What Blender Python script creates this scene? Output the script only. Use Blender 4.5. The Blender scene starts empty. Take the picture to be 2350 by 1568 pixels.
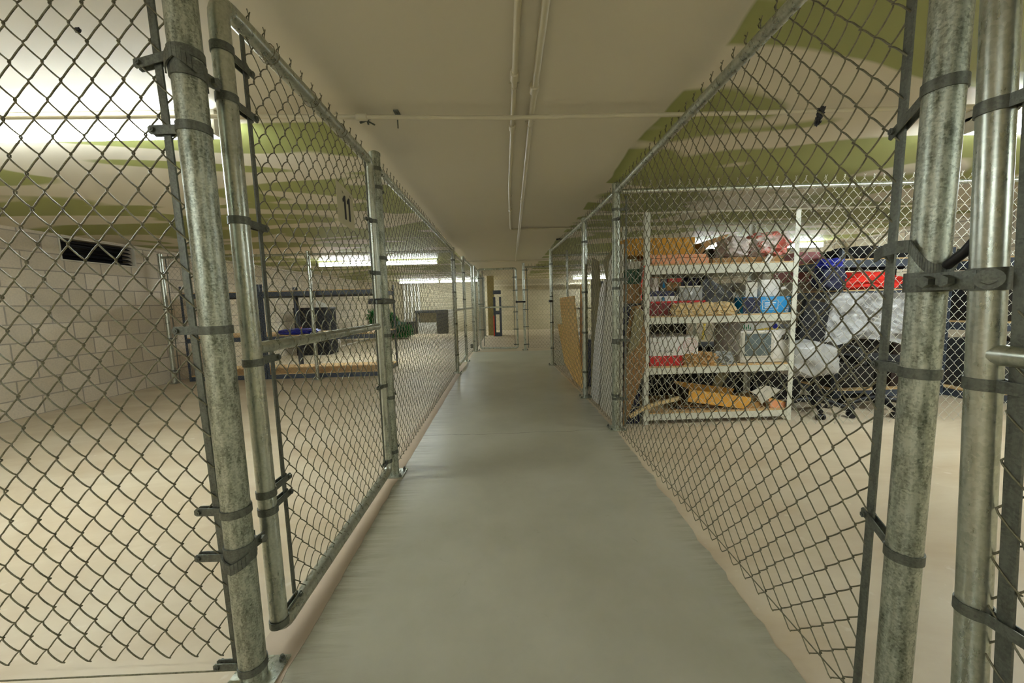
import bpy, bmesh, math, random
import numpy as np
from mathutils import Vector, Matrix, Euler, noise
random.seed(7); np.random.seed(7)
PI = math.pi
SC = bpy.context.scene
COL = SC.collection
# ------------------------------------------------------------------ camera calibration
H = 1.1                                            # camera height in metres
CC = (1175., 784.)
VF, VD = (1155., 697.), (1400., 9000.)             # vanishing points: along the aisle, straight down
FPX = math.sqrt(-((VF[0]-CC[0])*(VD[0]-CC[0]) + (VF[1]-CC[1])*(VD[1]-CC[1])))
_Y = Vector((VF[0]-CC[0], VF[1]-CC[1], FPX)).normalized()
_D = Vector((VD[0]-CC[0], VD[1]-CC[1], FPX)).normalized()
_Z = -_D; _Z = (_Z - _Z.dot(_Y)*_Y).normalized()
_X = _Y.cross(_Z)
if _X[0] < 0: _X = -_X
def ray(px, py):
    d = Vector((px-CC[0], py-CC[1], FPX)); return Vector((d.dot(_X), d.dot(_Y), d.dot(_Z)))
def FL(px, py, z=0.):
    r = ray(px, py); t = (z-H)/r.z; return Vector((r.x*t, r.y*t, z))
def AX(px, py, X):
    r = ray(px, py); t = X/r.x; return Vector((X, r.y*t, H+r.z*t))
def AY(px, py, Y):
    r = ray(px, py); t = Y/r.y; return Vector((r.x*t, Y, H+r.z*t))
cam = bpy.data.cameras.new('camera'); camo = bpy.data.objects.new('camera', cam); COL.objects.link(camo)
right = Vector((_X[0], _Y[0], _Z[0])); up = -Vector((_X[1], _Y[1], _Z[1])); back = -Vector((_X[2], _Y[2], _Z[2]))
R = Matrix((right, up, back)).transposed().to_4x4()
camo.matrix_world = Matrix.Translation((0, 0, H)) @ R
cam.sensor_width = 36; cam.lens = FPX/2350*36; cam.clip_start = 0.02; cam.clip_end = 200
SC.camera = camo

# ------------------------------------------------------------------ materials
def lin(c):
    return tuple(((v/255)/12.92 if v/255 <= .04045 else ((v/255+.055)/1.055)**2.4) for v in c)
def newmat(name):
    m = bpy.data.materials.new(name); m.use_nodes = True
    nt = m.node_tree; b = nt.nodes['Principled BSDF']; return m, nt, b
def N(nt, t, **k):
    n = nt.nodes.new(t)
    for a, v in k.items():
        if hasattr(n, a): setattr(n, a, v)
        else: n.inputs[a].default_value = v
    return n
def plain(name, c, rough=.6, metal=0., var=.12, scale=8., bump=0., bscale=40., spec=.5, alpha=1., trans=0.):
    m, nt, b = newmat(name); c = lin(c)
    tc = N(nt, 'ShaderNodeTexCoord'); nz = N(nt, 'ShaderNodeTexNoise', Scale=scale, Detail=5.)
    nt.links.new(tc.outputs['Object'], nz.inputs['Vector'])
    mx = N(nt, 'ShaderNodeMix', data_type='RGBA')
    mx.inputs[6].default_value = (*[v*(1-var) for v in c], 1); mx.inputs[7].default_value = (*[min(1, v*(1+var)) for v in c], 1)
    nt.links.new(nz.outputs['Fac'], mx.inputs[0]); nt.links.new(mx.outputs[2], b.inputs['Base Color'])
    b.inputs['Roughness'].default_value = rough; b.inputs['Metallic'].default_value = metal
    b.inputs['Specular IOR Level'].default_value = spec
    if alpha < 1: b.inputs['Alpha'].default_value = alpha
    if trans: b.inputs['Transmission Weight'].default_value = trans
    if bump:
        n2 = N(nt, 'ShaderNodeTexNoise', Scale=bscale, Detail=6.)
        nt.links.new(tc.outputs['Object'], n2.inputs['Vector'])
        bp = N(nt, 'ShaderNodeBump', Strength=bump, Distance=.01)
        nt.links.new(n2.outputs['Fac'], bp.inputs['Height']); nt.links.new(bp.outputs[0], b.inputs['Normal'])
    return m
def galv(name, c0, c1, rough=.4, metal=.75, vs=30., streak=True):
    m, nt, b = newmat(name)
    tc = N(nt, 'ShaderNodeTexCoord'); mp = N(nt, 'ShaderNodeMapping'); mp.inputs['Scale'].default_value = (1, 1, .25 if streak else 1)
    nt.links.new(tc.outputs['Object'], mp.inputs['Vector'])
    nz = N(nt, 'ShaderNodeTexNoise', Scale=vs, Detail=8., Roughness=.7); nt.links.new(mp.outputs[0], nz.inputs['Vector'])
    vo = N(nt, 'ShaderNodeTexVoronoi', Scale=vs*4); nt.links.new(tc.outputs['Object'], vo.inputs['Vector'])
    ad = N(nt, 'ShaderNodeMath', operation='MULTIPLY_ADD'); nt.links.new(vo.outputs['Color'], ad.inputs[0]); ad.inputs[1].default_value = .25
    nt.links.new(nz.outputs['Fac'], ad.inputs[2])
    cr = N(nt, 'ShaderNodeValToRGB'); e = cr.color_ramp.elements
    e[0].position = .42; e[0].color = (*lin(c0), 1); e[1].position = .75; e[1].color = (*lin(c1), 1)
    nt.links.new(ad.outputs[0], cr.inputs[0]); nt.links.new(cr.outputs[0], b.inputs['Base Color'])
    rr = N(nt, 'ShaderNodeMapRange'); rr.inputs[1].default_value = .3; rr.inputs[2].default_value = .8; rr.inputs[3].default_value = rough-.08; rr.inputs[4].default_value = rough+.14
    nt.links.new(nz.outputs['Fac'], rr.inputs[0]); nt.links.new(rr.outputs[0], b.inputs['Roughness'])
    b.inputs['Metallic'].default_value = metal
    return m
def emis(name, c, s):
    m, nt, b = newmat(name); b.inputs['Base Color'].default_value = (*lin(c), 1)
    b.inputs['Emission Color'].default_value = (*lin(c), 1); b.inputs['Emission Strength'].default_value = s; return m
M = {}
M['galv_old'] = galv('mottled_galvanized_steel', (104, 110, 96), (192, 196, 180), .42, .8, 60)
M['galv'] = galv('galvanized_steel', (162, 167, 153), (198, 201, 188), .30, .85, 40)
M['band'] = galv('dull_steel_band', (84, 86, 78), (116, 119, 108), .5, .6, 60)
M['wire'] = galv('chain_link_wire', (92, 88, 68), (132, 128, 104), .45, .5, 60, False)  # backlit look of the mesh painted in as a darker colour
M['wire_bright'] = galv('bright_chain_link_wire', (196, 196, 182), (214, 213, 200), .4, .25, 60, False)  # pale copy of the wire, lamp light painted into the colour
M['white_enamel'] = plain('white_enamel', (225, 224, 218), .4)
M['cream_steel'] = plain('cream_painted_steel', (216, 216, 200), .45, var=.04)
M['blue_steel'] = plain('blue_grey_steel', (66, 74, 86), .45, .1)
M['particle_board'] = plain('particle_board', (205, 170, 118), .8, var=.2, scale=60)
M['cardboard'] = plain('brown_cardboard', (150, 112, 66), .85, var=.1, scale=5)
M['amber_card'] = plain('amber_cardboard', (190, 136, 38), .8, var=.1, scale=4)
M['kraft'] = plain('kraft_paper', (214, 186, 134), .85, var=.12, bump=.3, bscale=14)
M['kraft_dark'] = plain('brown_kraft_paper', (176, 134, 78), .85, var=.3, bump=.3, bscale=14)
M['white'] = plain('white_plastic', (226, 223, 216), .45, var=.03)
M['offwhite'] = plain('off_white_board', (205, 200, 184), .7, var=.06, scale=3)
M['black'] = plain('black_plastic', (20, 20, 22), .45)
M['blackcloth'] = plain('black_fabric', (18, 17, 20), .9)
M['darkbrown'] = plain('dark_brown_vinyl', (44, 30, 24), .6)
M['darkgrey'] = plain('dark_grey_plastic', (58, 60, 62), .5)
M['grey'] = plain('grey_plastic', (140, 142, 138), .5)
M['red'] = plain('red_card', (196, 16, 10), .55)
M['darkred'] = plain('dark_red_tray', (118, 8, 12), .5)
M['redcloth'] = plain('orange_red_fabric', (214, 34, 12), .7, var=.3, scale=10, bump=.4, bscale=12)
M['navy'] = plain('navy_card', (24, 24, 72), .5)
M['blue'] = plain('blue_card', (18, 136, 198), .5, var=.08)
M['bluebag'] = plain('blue_plastic_bag', (30, 40, 150), .3, var=.5, scale=9, bump=.6, bscale=14)
M['dblue'] = plain('dark_blue_cloth', (22, 26, 58), .7)
M['pink'] = plain('pink_plastic', (232, 170, 165), .35, var=.1, bump=.5, bscale=14)
M['palebag'] = plain('pale_plastic_bag', (226, 216, 212), .3, var=.06, bump=.7, bscale=14)
M['rose'] = plain('rose_vinyl', (186, 120, 122), .5, var=.12, scale=4)
M['salmon'] = plain('salmon_foam', (226, 156, 112), .7)
M['yellow'] = plain('yellow_plastic', (224, 196, 70), .5)
M['green'] = plain('dark_green_plastic', (18, 70, 42), .6, var=.4, scale=30)
M['needle'] = plain('green_tinsel_needles', (30, 120, 48), .55, var=.6, scale=14)
M['silver_wrap'] = plain('clear_wrap_over_grey_fabric', (172, 172, 170), .25, var=.2, scale=6, bump=1., bscale=9)
M['tan'] = plain('tan_board', (236, 192, 112), .7, var=.1, scale=3)
M['olive'] = plain('olive_board', (142, 132, 94), .8)
M['amber_wood'] = plain('amber_wood', (216, 158, 62), .6, var=.25, scale=5)
M['pvc'] = plain('white_pipe', (222, 218, 206), .35)
M['cable'] = plain('red_cord', (214, 60, 36), .5)
M['glassdark'] = plain('grey_glass', (96, 108, 108), .15, var=.08)
M['ink'] = plain('black_ink', (16, 17, 24), .6)
M['sign'] = plain('cream_sign_card', (190, 184, 152), .6, var=.03)
M['greenink'] = plain('green_ink', (40, 130, 80), .6)
M['whiteink'] = plain('white_ink', (235, 238, 240), .6)
M['redink'] = plain('red_ink', (205, 70, 70), .6)
M['conduit'] = plain('cream_painted_pipe', (205, 196, 168), .32, var=.05)
M['tube'] = emis('lit_fluorescent_tube', (240, 250, 255), 50.)

def m_patch(name, ca, cb, sc):
    m = plain(name, ca, .35, bump=.5, bscale=14); nt = m.node_tree; b = nt.nodes['Principled BSDF']
    tc = N(nt, 'ShaderNodeTexCoord'); nz = N(nt, 'ShaderNodeTexNoise', Scale=sc, Detail=3., Distortion=1.); nt.links.new(tc.outputs['Object'], nz.inputs['Vector'])
    cr = N(nt, 'ShaderNodeValToRGB'); e = cr.color_ramp.elements; e[0].position = .46; e[0].color = (*lin(ca), 1); e[1].position = .56; e[1].color = (*lin(cb), 1)
    nt.links.new(nz.outputs['Fac'], cr.inputs[0]); nt.links.new(cr.outputs[0], b.inputs['Base Color']); return m
M['pink'] = m_patch('pink_and_white_plastic', (236, 224, 220), (230, 130, 118), 8.)
def m_floor():
    m, nt, b = newmat('beige_concrete_floor')
    tc = N(nt, 'ShaderNodeTexCoord'); mp = N(nt, 'ShaderNodeMapping'); mp.inputs['Scale'].default_value = (.7, 1.6, 1)
    nt.links.new(tc.outputs['Object'], mp.inputs['Vector'])
    n1 = N(nt, 'ShaderNodeTexNoise', Scale=1.6, Detail=7., Roughness=.62, Distortion=.6); nt.links.new(mp.outputs[0], n1.inputs['Vector'])
    cr = N(nt, 'ShaderNodeValToRGB'); e = cr.color_ramp.elements
    e[0].position = .3; e[0].color = (*lin((187, 168, 139)), 1); e[1].position = .7; e[1].color = (*lin((210, 197, 172)), 1)
    nt.links.new(n1.outputs['Fac'], cr.inputs[0])
    n2 = N(nt, 'ShaderNodeTexNoise', Scale=14., Detail=6.); nt.links.new(tc.outputs['Object'], n2.inputs['Vector'])
    c2 = N(nt, 'ShaderNodeValToRGB'); f = c2.color_ramp.elements; f[0].position = .66; f[0].color = (0, 0, 0, 1); f[1].position = .74; f[1].color = (.35, .35, .35, 1)
    nt.links.new(n2.outputs['Fac'], c2.inputs[0])
    mx = N(nt, 'ShaderNodeMix', data_type='RGBA'); nt.links.new(c2.outputs[0], mx.inputs[0]); nt.links.new(cr.outputs[0], mx.inputs[6]); mx.inputs[7].default_value = (*lin((232, 226, 214)), 1)
    nt.links.new(mx.outputs[2], b.inputs['Base Color'])
    b.inputs['Roughness'].default_value = .5; b.inputs['Specular IOR Level'].default_value = .35
    return m
def m_aisle():
    m, nt, b = newmat('grey_green_floor_paint')
    tc = N(nt, 'ShaderNodeTexCoord')
    n1 = N(nt, 'ShaderNodeTexNoise', Scale=1.3, Detail=8., Roughness=.6); nt.links.new(tc.outputs['Object'], n1.inputs['Vector'])
    cr = N(nt, 'ShaderNodeValToRGB'); e = cr.color_ramp.elements
    e[0].position = .3; e[0].color = (*lin((164, 161, 141)), 1); e[1].position = .7; e[1].color = (*lin((187, 184, 166)), 1)
    nt.links.new(n1.outputs['Fac'], cr.inputs[0])
    n2 = N(nt, 'ShaderNodeTexNoise', Scale=7., Detail=9., Roughness=.75, Distortion=1.2); nt.links.new(tc.outputs['Object'], n2.inputs['Vector'])
    c2 = N(nt, 'ShaderNodeValToRGB'); f = c2.color_ramp.elements; f[0].position = .62; f[0].color = (0, 0, 0, 1); f[1].position = .8; f[1].color = (.5, .5, .5, 1)
    nt.links.new(n2.outputs['Fac'], c2.inputs[0])
    mx = N(nt, 'ShaderNodeMix', data_type='RGBA'); nt.links.new(c2.outputs[0], mx.inputs[0]); nt.links.new(cr.outputs[0], mx.inputs[6]); mx.inputs[7].default_value = (*lin((120, 108, 84)), 1)
    L = nt.links.new
    sp = N(nt, 'ShaderNodeSeparateXYZ'); L(tc.outputs['Object'], sp.inputs[0])
    mp = N(nt, 'ShaderNodeMapping'); mp.inputs['Scale'].default_value = (2.5, 30, 1); L(tc.outputs['Object'], mp.inputs['Vector'])
    n4 = N(nt, 'ShaderNodeTexNoise', Scale=1., Detail=5., Roughness=.7, Distortion=.5); L(mp.outputs[0], n4.inputs['Vector'])
    ma = N(nt, 'ShaderNodeMapRange'); L(sp.outputs['X'], ma.inputs[0]); ma.inputs[1].default_value = -.50; ma.inputs[2].default_value = -.69
    mb = N(nt, 'ShaderNodeMapRange'); L(sp.outputs['X'], mb.inputs[0]); mb.inputs[1].default_value = .74; mb.inputs[2].default_value = .90
    mm = N(nt, 'ShaderNodeMath', operation='MAXIMUM'); L(ma.outputs[0], mm.inputs[0]); L(mb.outputs[0], mm.inputs[1])
    st = N(nt, 'ShaderNodeMapRange'); L(n4.outputs['Fac'], st.inputs[0]); st.inputs[1].default_value = .42; st.inputs[2].default_value = .72; st.inputs[4].default_value = .75
    sf = N(nt, 'ShaderNodeMath', operation='MULTIPLY'); L(mm.outputs[0], sf.inputs[0]); L(st.outputs[0], sf.inputs[1])
    m2 = N(nt, 'ShaderNodeMix', data_type='RGBA'); L(sf.outputs[0], m2.inputs[0]); L(mx.outputs[2], m2.inputs[6]); m2.inputs[7].default_value = (*lin((112, 100, 72)), 1)
    n5 = N(nt, 'ShaderNodeTexNoise', Scale=3., Detail=6.); L(tc.outputs['Object'], n5.inputs['Vector'])
    yy = N(nt, 'ShaderNodeMath', operation='MULTIPLY_ADD'); L(n5.outputs['Fac'], yy.inputs[0]); yy.inputs[1].default_value = .14; L(sp.outputs['Y'], yy.inputs[2])
    ys = N(nt, 'ShaderNodeMath', operation='SUBTRACT'); L(yy.outputs[0], ys.inputs[0]); ys.inputs[1].default_value = 3.12
    ya = N(nt, 'ShaderNodeMath', operation='ABSOLUTE'); L(ys.outputs[0], ya.inputs[0])
    yr = N(nt, 'ShaderNodeMapRange'); L(ya.outputs[0], yr.inputs[0]); yr.inputs[1].default_value = .0055; yr.inputs[2].default_value = .002; yr.inputs[4].default_value = .7
    m3 = N(nt, 'ShaderNodeMix', data_type='RGBA'); L(yr.outputs[0], m3.inputs[0]); L(m2.outputs[2], m3.inputs[6]); m3.inputs[7].default_value = (*lin((90, 84, 66)), 1)
    mx = m3
    nt.links.new(mx.outputs[2], b.inputs['Base Color'])
    b.inputs['Roughness'].default_value = .3
    n3 = N(nt, 'ShaderNodeTexNoise', Scale=18., Detail=4.); nt.links.new(tc.outputs['Object'], n3.inputs['Vector'])
    bp = N(nt, 'ShaderNodeBump', Strength=.12, Distance=.01); nt.links.new(n3.outputs['Fac'], bp.inputs['Height']); nt.links.new(bp.outputs[0], b.inputs['Normal'])
    return m
def m_ceiling():
    m, nt, b = newmat('cream_ceiling_with_green_camouflage_paint')
    L = nt.links.new
    tc = N(nt, 'ShaderNodeTexCoord'); sp = N(nt, 'ShaderNodeSeparateXYZ'); L(tc.outputs['Object'], sp.inputs[0])
    mp = N(nt, 'ShaderNodeMapping'); mp.inputs['Scale'].default_value = (.42, 1.15, 1); mp.inputs['Rotation'].default_value = (0, 0, .10); L(tc.outputs['Object'], mp.inputs['Vector'])
    n1 = N(nt, 'ShaderNodeTexNoise', Scale=1.35, Detail=1.5, Roughness=.4, Distortion=.9); L(mp.outputs[0], n1.inputs['Vector'])
    cr = N(nt, 'ShaderNodeValToRGB'); e = cr.color_ramp.elements; e[0].position = .462; e[0].color = (0, 0, 0, 1); e[1].position = .492; e[1].color = (1, 1, 1, 1)
    L(n1.outputs['Fac'], cr.inputs[0])
    # wobbling border of the plain strip over the aisle
    nw = N(nt, 'ShaderNodeTexNoise', Scale=2.2, Detail=1.); L(tc.outputs['Object'], nw.inputs['Vector'])
    wb = N(nt, 'ShaderNodeMath', operation='MULTIPLY_ADD'); L(nw.outputs['Fac'], wb.inputs[0]); wb.inputs[1].default_value = .12; L(sp.outputs['X'], wb.inputs[2])
    g1 = N(nt, 'ShaderNodeMapRange'); L(wb.outputs[0], g1.inputs[0]); g1.inputs[1].default_value = .925; g1.inputs[2].default_value = .94
    g2 = N(nt, 'ShaderNodeMapRange'); L(wb.outputs[0], g2.inputs[0]); g2.inputs[1].default_value = -.78; g2.inputs[2].default_value = -.80
    g3 = N(nt, 'ShaderNodeMapRange'); L(sp.outputs['Y'], g3.inputs[0]); g3.inputs[1].default_value = 2.05; g3.inputs[2].default_value = 2.07
    ml = N(nt, 'ShaderNodeMath', operation='MULTIPLY'); L(g2.outputs[0], ml.inputs[0]); L(g3.outputs[0], ml.inputs[1])
    sm = N(nt, 'ShaderNodeMath', operation='MAXIMUM'); L(ml.outputs[0], sm.inputs[0]); L(g1.outputs[0], sm.inputs[1])
    fa = N(nt, 'ShaderNodeMath', operation='MULTIPLY'); L(sm.outputs[0], fa.inputs[0]); L(cr.outputs[0], fa.inputs[1])
    n2 = N(nt, 'ShaderNodeTexNoise', Scale=.8, Detail=4.); L(tc.outputs['Object'], n2.inputs['Vector'])
    c0 = N(nt, 'ShaderNodeMix', data_type='RGBA'); L(n2.outputs['Fac'], c0.inputs[0]); c0.inputs[6].default_value = (*lin((216, 207, 184)), 1); c0.inputs[7].default_value = (*lin((224, 216, 197)), 1)
    mx = N(nt, 'ShaderNodeMix', data_type='RGBA'); L(fa.outputs[0], mx.inputs[0]); L(c0.outputs[2], mx.inputs[6]); mx.inputs[7].default_value = (*lin((156, 160, 96)), 1)
    L(mx.outputs[2], b.inputs['Base Color']); b.inputs['Roughness'].default_value = .55; b.inputs['Specular IOR Level'].default_value = .3
    return m
def m_block(name, ca, cb, axis):
    m, nt, b = newmat(name); L = nt.links.new
    tc = N(nt, 'ShaderNodeTexCoord'); sp = N(nt, 'ShaderNodeSeparateXYZ'); L(tc.outputs['Object'], sp.inputs[0])
    cb_ = N(nt, 'ShaderNodeCombineXYZ'); L(sp.outputs[axis], cb_.inputs[0]); L(sp.outputs['Z'], cb_.inputs[1])
    br = N(nt, 'ShaderNodeTexBrick'); L(cb_.outputs[0], br.inputs['Vector'])
    br.inputs['Color1'].default_value = (*lin(ca), 1); br.inputs['Color2'].default_value = (*lin(cb), 1); br.inputs['Mortar'].default_value = (*lin([v*(.74 if axis == 'Y' else .9) for v in ca]), 1)
    br.inputs['Scale'].default_value = 1.; br.inputs['Mortar Size'].default_value = .008; br.inputs['Mortar Smooth'].default_value = .3
    br.inputs['Brick Width'].default_value = .405; br.inputs['Row Height'].default_value = .203
    nz = N(nt, 'ShaderNodeTexNoise', Scale=60., Detail=5.); L(tc.outputs['Object'], nz.inputs['Vector'])
    mx = N(nt, 'ShaderNodeMix', data_type='RGBA', blend_type='MULTIPLY'); mx.inputs[0].default_value = .3; L(br.outputs['Color'], mx.inputs[6]); L(nz.outputs['Fac'], mx.inputs[7])
    hs = N(nt, 'ShaderNodeHueSaturation', Value=1.15, Saturation=.9); L(mx.outputs[2], hs.inputs['Color'])
    L(hs.outputs[0], b.inputs['Base Color']); b.inputs['Roughness'].default_value = .9
    iv = N(nt, 'ShaderNodeMath', operation='MULTIPLY_ADD'); L(br.outputs['Fac'], iv.inputs[0]); iv.inputs[1].default_value = -1.2; L(nz.outputs['Fac'], iv.inputs[2])
    bp = N(nt, 'ShaderNodeBump', Strength=.5, Distance=.004); L(iv.outputs[0], bp.inputs['Height']); L(bp.outputs[0], b.inputs['Normal'])
    return m
M['floor'] = m_floor(); M['aisle'] = m_aisle(); M['ceiling'] = m_ceiling()
M['block_y'] = m_block('painted_block_wall', (222, 208, 184), (200, 186, 160), 'Y')
M['block_x'] = m_block('painted_block_wall_end', (196, 184, 150), (182, 170, 136), 'X')
M['curb'] = plain('pinkish_bare_concrete', (188, 170, 148), .7, var=.14, scale=5)
M['stainwall'] = plain('stained_plaster_column', (176, 160, 104), .8, var=.4, scale=4)

# ------------------------------------------------------------------ helpers
WPOS = {}
def wpos(o):
    p = Vector((0, 0, 0))
    while o is not None: p += o.location; o = o.parent
    return p
def link(name, me, mat, parent=None, smooth=True):
    if smooth:
        me.polygons.foreach_set('use_smooth', [True]*len(me.polygons))
        try: me.set_sharp_from_angle(angle=math.radians(38))
        except Exception: pass
    o = bpy.data.objects.new(name, me); COL.objects.link(o)
    ms = mat if isinstance(mat, (list, tuple)) else [mat]
    for q in ms: me.materials.append(M[q])
    if parent is not None:
        o.parent = parent; me.transform(Matrix.Translation(-wpos(parent)))
    else:
        n = len(me.vertices); co = np.empty(n*3); me.vertices.foreach_get('co', co); co = co.reshape(-1, 3)
        mn, mxx = co.min(0), co.max(0); c = Vector(((mn[0]+mxx[0])/2, (mn[1]+mxx[1])/2, mn[2]))
        me.transform(Matrix.Translation(-c)); o.location = c
    return o
def obj(name, bm, mat, parent=None, smooth=True):
    bmesh.ops.recalc_face_normals(bm, faces=bm.faces)
    me = bpy.data.meshes.new(name); bm.to_mesh(me); bm.free()
    return link(name, me, mat, parent, smooth)
def tag(o, label=None, cat=None, group=None, kind=None):
    if label: o['label'] = label
    if cat: o['category'] = cat
    if group: o['group'] = group
    if kind: o['kind'] = kind
    return o
def thing(name, label, cat, loc, group=None):
    o = bpy.data.objects.new(name, None); COL.objects.link(o); o.location = loc; o.empty_display_size = .1
    return tag(o, label, cat, group)
def B(): return bmesh.new()
def box(bm, x0, x1, y0, y1, z0, z1, bev=0., rot=None, mi=0):
    r = bmesh.ops.create_cube(bm, size=1.); vs = r['verts']
    c = Vector(((x0+x1)/2, (y0+y1)/2, (z0+z1)/2)); s = Vector((abs(x1-x0), abs(y1-y0), abs(z1-z0)))
    for v in vs: v.co = Vector((v.co.x*s.x, v.co.y*s.y, v.co.z*s.z))
    if bev > 0:
        es = list({e for v in vs for e in v.link_edges})
        rb = bmesh.ops.bevel(bm, geom=es, offset=bev, segments=2, affect='EDGES', profile=.7)
        vs = list({v for f in rb['faces'] for v in f.verts} | {v for v in vs if v.is_valid})
    T = Matrix.Translation(c)
    if rot: T = T @ Euler(rot).to_matrix().to_4x4()
    for v in vs: v.co = T @ v.co
    if mi:
        for f in {f for v in vs for f in v.link_faces}: f.material_index = mi
    return vs
def tube(bm, pts, r, seg=12, closed=False, cap=True):
    pts = [Vector(p) for p in pts]; n = len(pts); rings = []
    ref = None
    for i, p in enumerate(pts):
        a = pts[(i-1) % n] if (closed or i > 0) else p; b = pts[(i+1) % n] if (closed or i < n-1) else p
        t = (b-a).normalized()
        if ref is None:
            ref = Vector((0, 0, 1)) if abs(t.z) < .9 else Vector((1, 0, 0))
            ref = (ref - ref.dot(t)*t).normalized()
        else: ref = (ref - ref.dot(t)*t).normalized()
        b2 = t.cross(ref); rr = r[i] if isinstance(r, (list, tuple)) else r
        rings.append([bm.verts.new(p + rr*(math.cos(2*PI*k/seg)*ref + math.sin(2*PI*k/seg)*b2)) for k in range(seg)])
    m = n if closed else n-1
    for i in range(m):
        A_, B_ = rings[i], rings[(i+1) % n]
        for k in range(seg): bm.faces.new((A_[k], A_[(k+1) % seg], B_[(k+1) % seg], B_[k]))
    if cap and not closed:
        bm.faces.new(rings[0][::-1]); bm.faces.new(rings[-1])
def prism(bm, pts, off):
    """closed polygon pts (3D) extruded by vector off"""
    off = Vector(off); a = [bm.verts.new(p) for p in pts]; b = [bm.verts.new(Vector(p)+off) for p in pts]; n = len(a)
    bm.faces.new(a); bm.faces.new(b[::-1])
    for i in range(n): bm.faces.new((a[i], b[i], b[(i+1) % n], a[(i+1) % n]))
def blob(bm, c, s, amp=.15, freq=3., seed=0, sub=4, flat=None, ridge=False):
    r = bmesh.ops.create_icosphere(bm, subdivisions=sub, radius=1.)
    for v in r['verts']:
        d = v.co.normalized(); q = d*freq + Vector((seed*7.3, seed*3.1, seed))
        n = noise.noise(q)
        if ridge: n = (1-2*abs(noise.noise(q))) * .7 + .5*(1-2*abs(noise.noise(q*2.3)))
        # squarish super-ellipsoid
        e = max(abs(d.x), abs(d.y), abs(d.z)); k = 1/(e**.45)
        p = d*k*.85*(1+amp*n)
        v.co = Vector((c[0]+p.x*s[0], c[1]+p.y*s[1], c[2]+p.z*s[2]))
        if flat is not None and v.co.z < flat: v.co.z = flat
    return r['verts']
def text(name, s, size, mat, parent, origin, xdir, ydir, extr=.0008):
    cu = bpy.data.curves.new(name, 'FONT'); cu.body = s; cu.size = size; cu.extrude = extr; cu.align_x = 'CENTER'; cu.align_y = 'CENTER'
    t = bpy.data.objects.new('tmp', cu); COL.objects.link(t)
    me = bpy.data.meshes.new_from_object(t.evaluated_get(bpy.context.evaluated_depsgraph_get()))
    bpy.data.objects.remove(t)
    x = Vector(xdir).normalized(); y = Vector(ydir).normalized(); z = x.cross(y)
    me.transform(Matrix.Translation(origin) @ Matrix((x, y, z)).transposed().to_4x4())
    return link(name, me, mat, parent, smooth=False)

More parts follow.
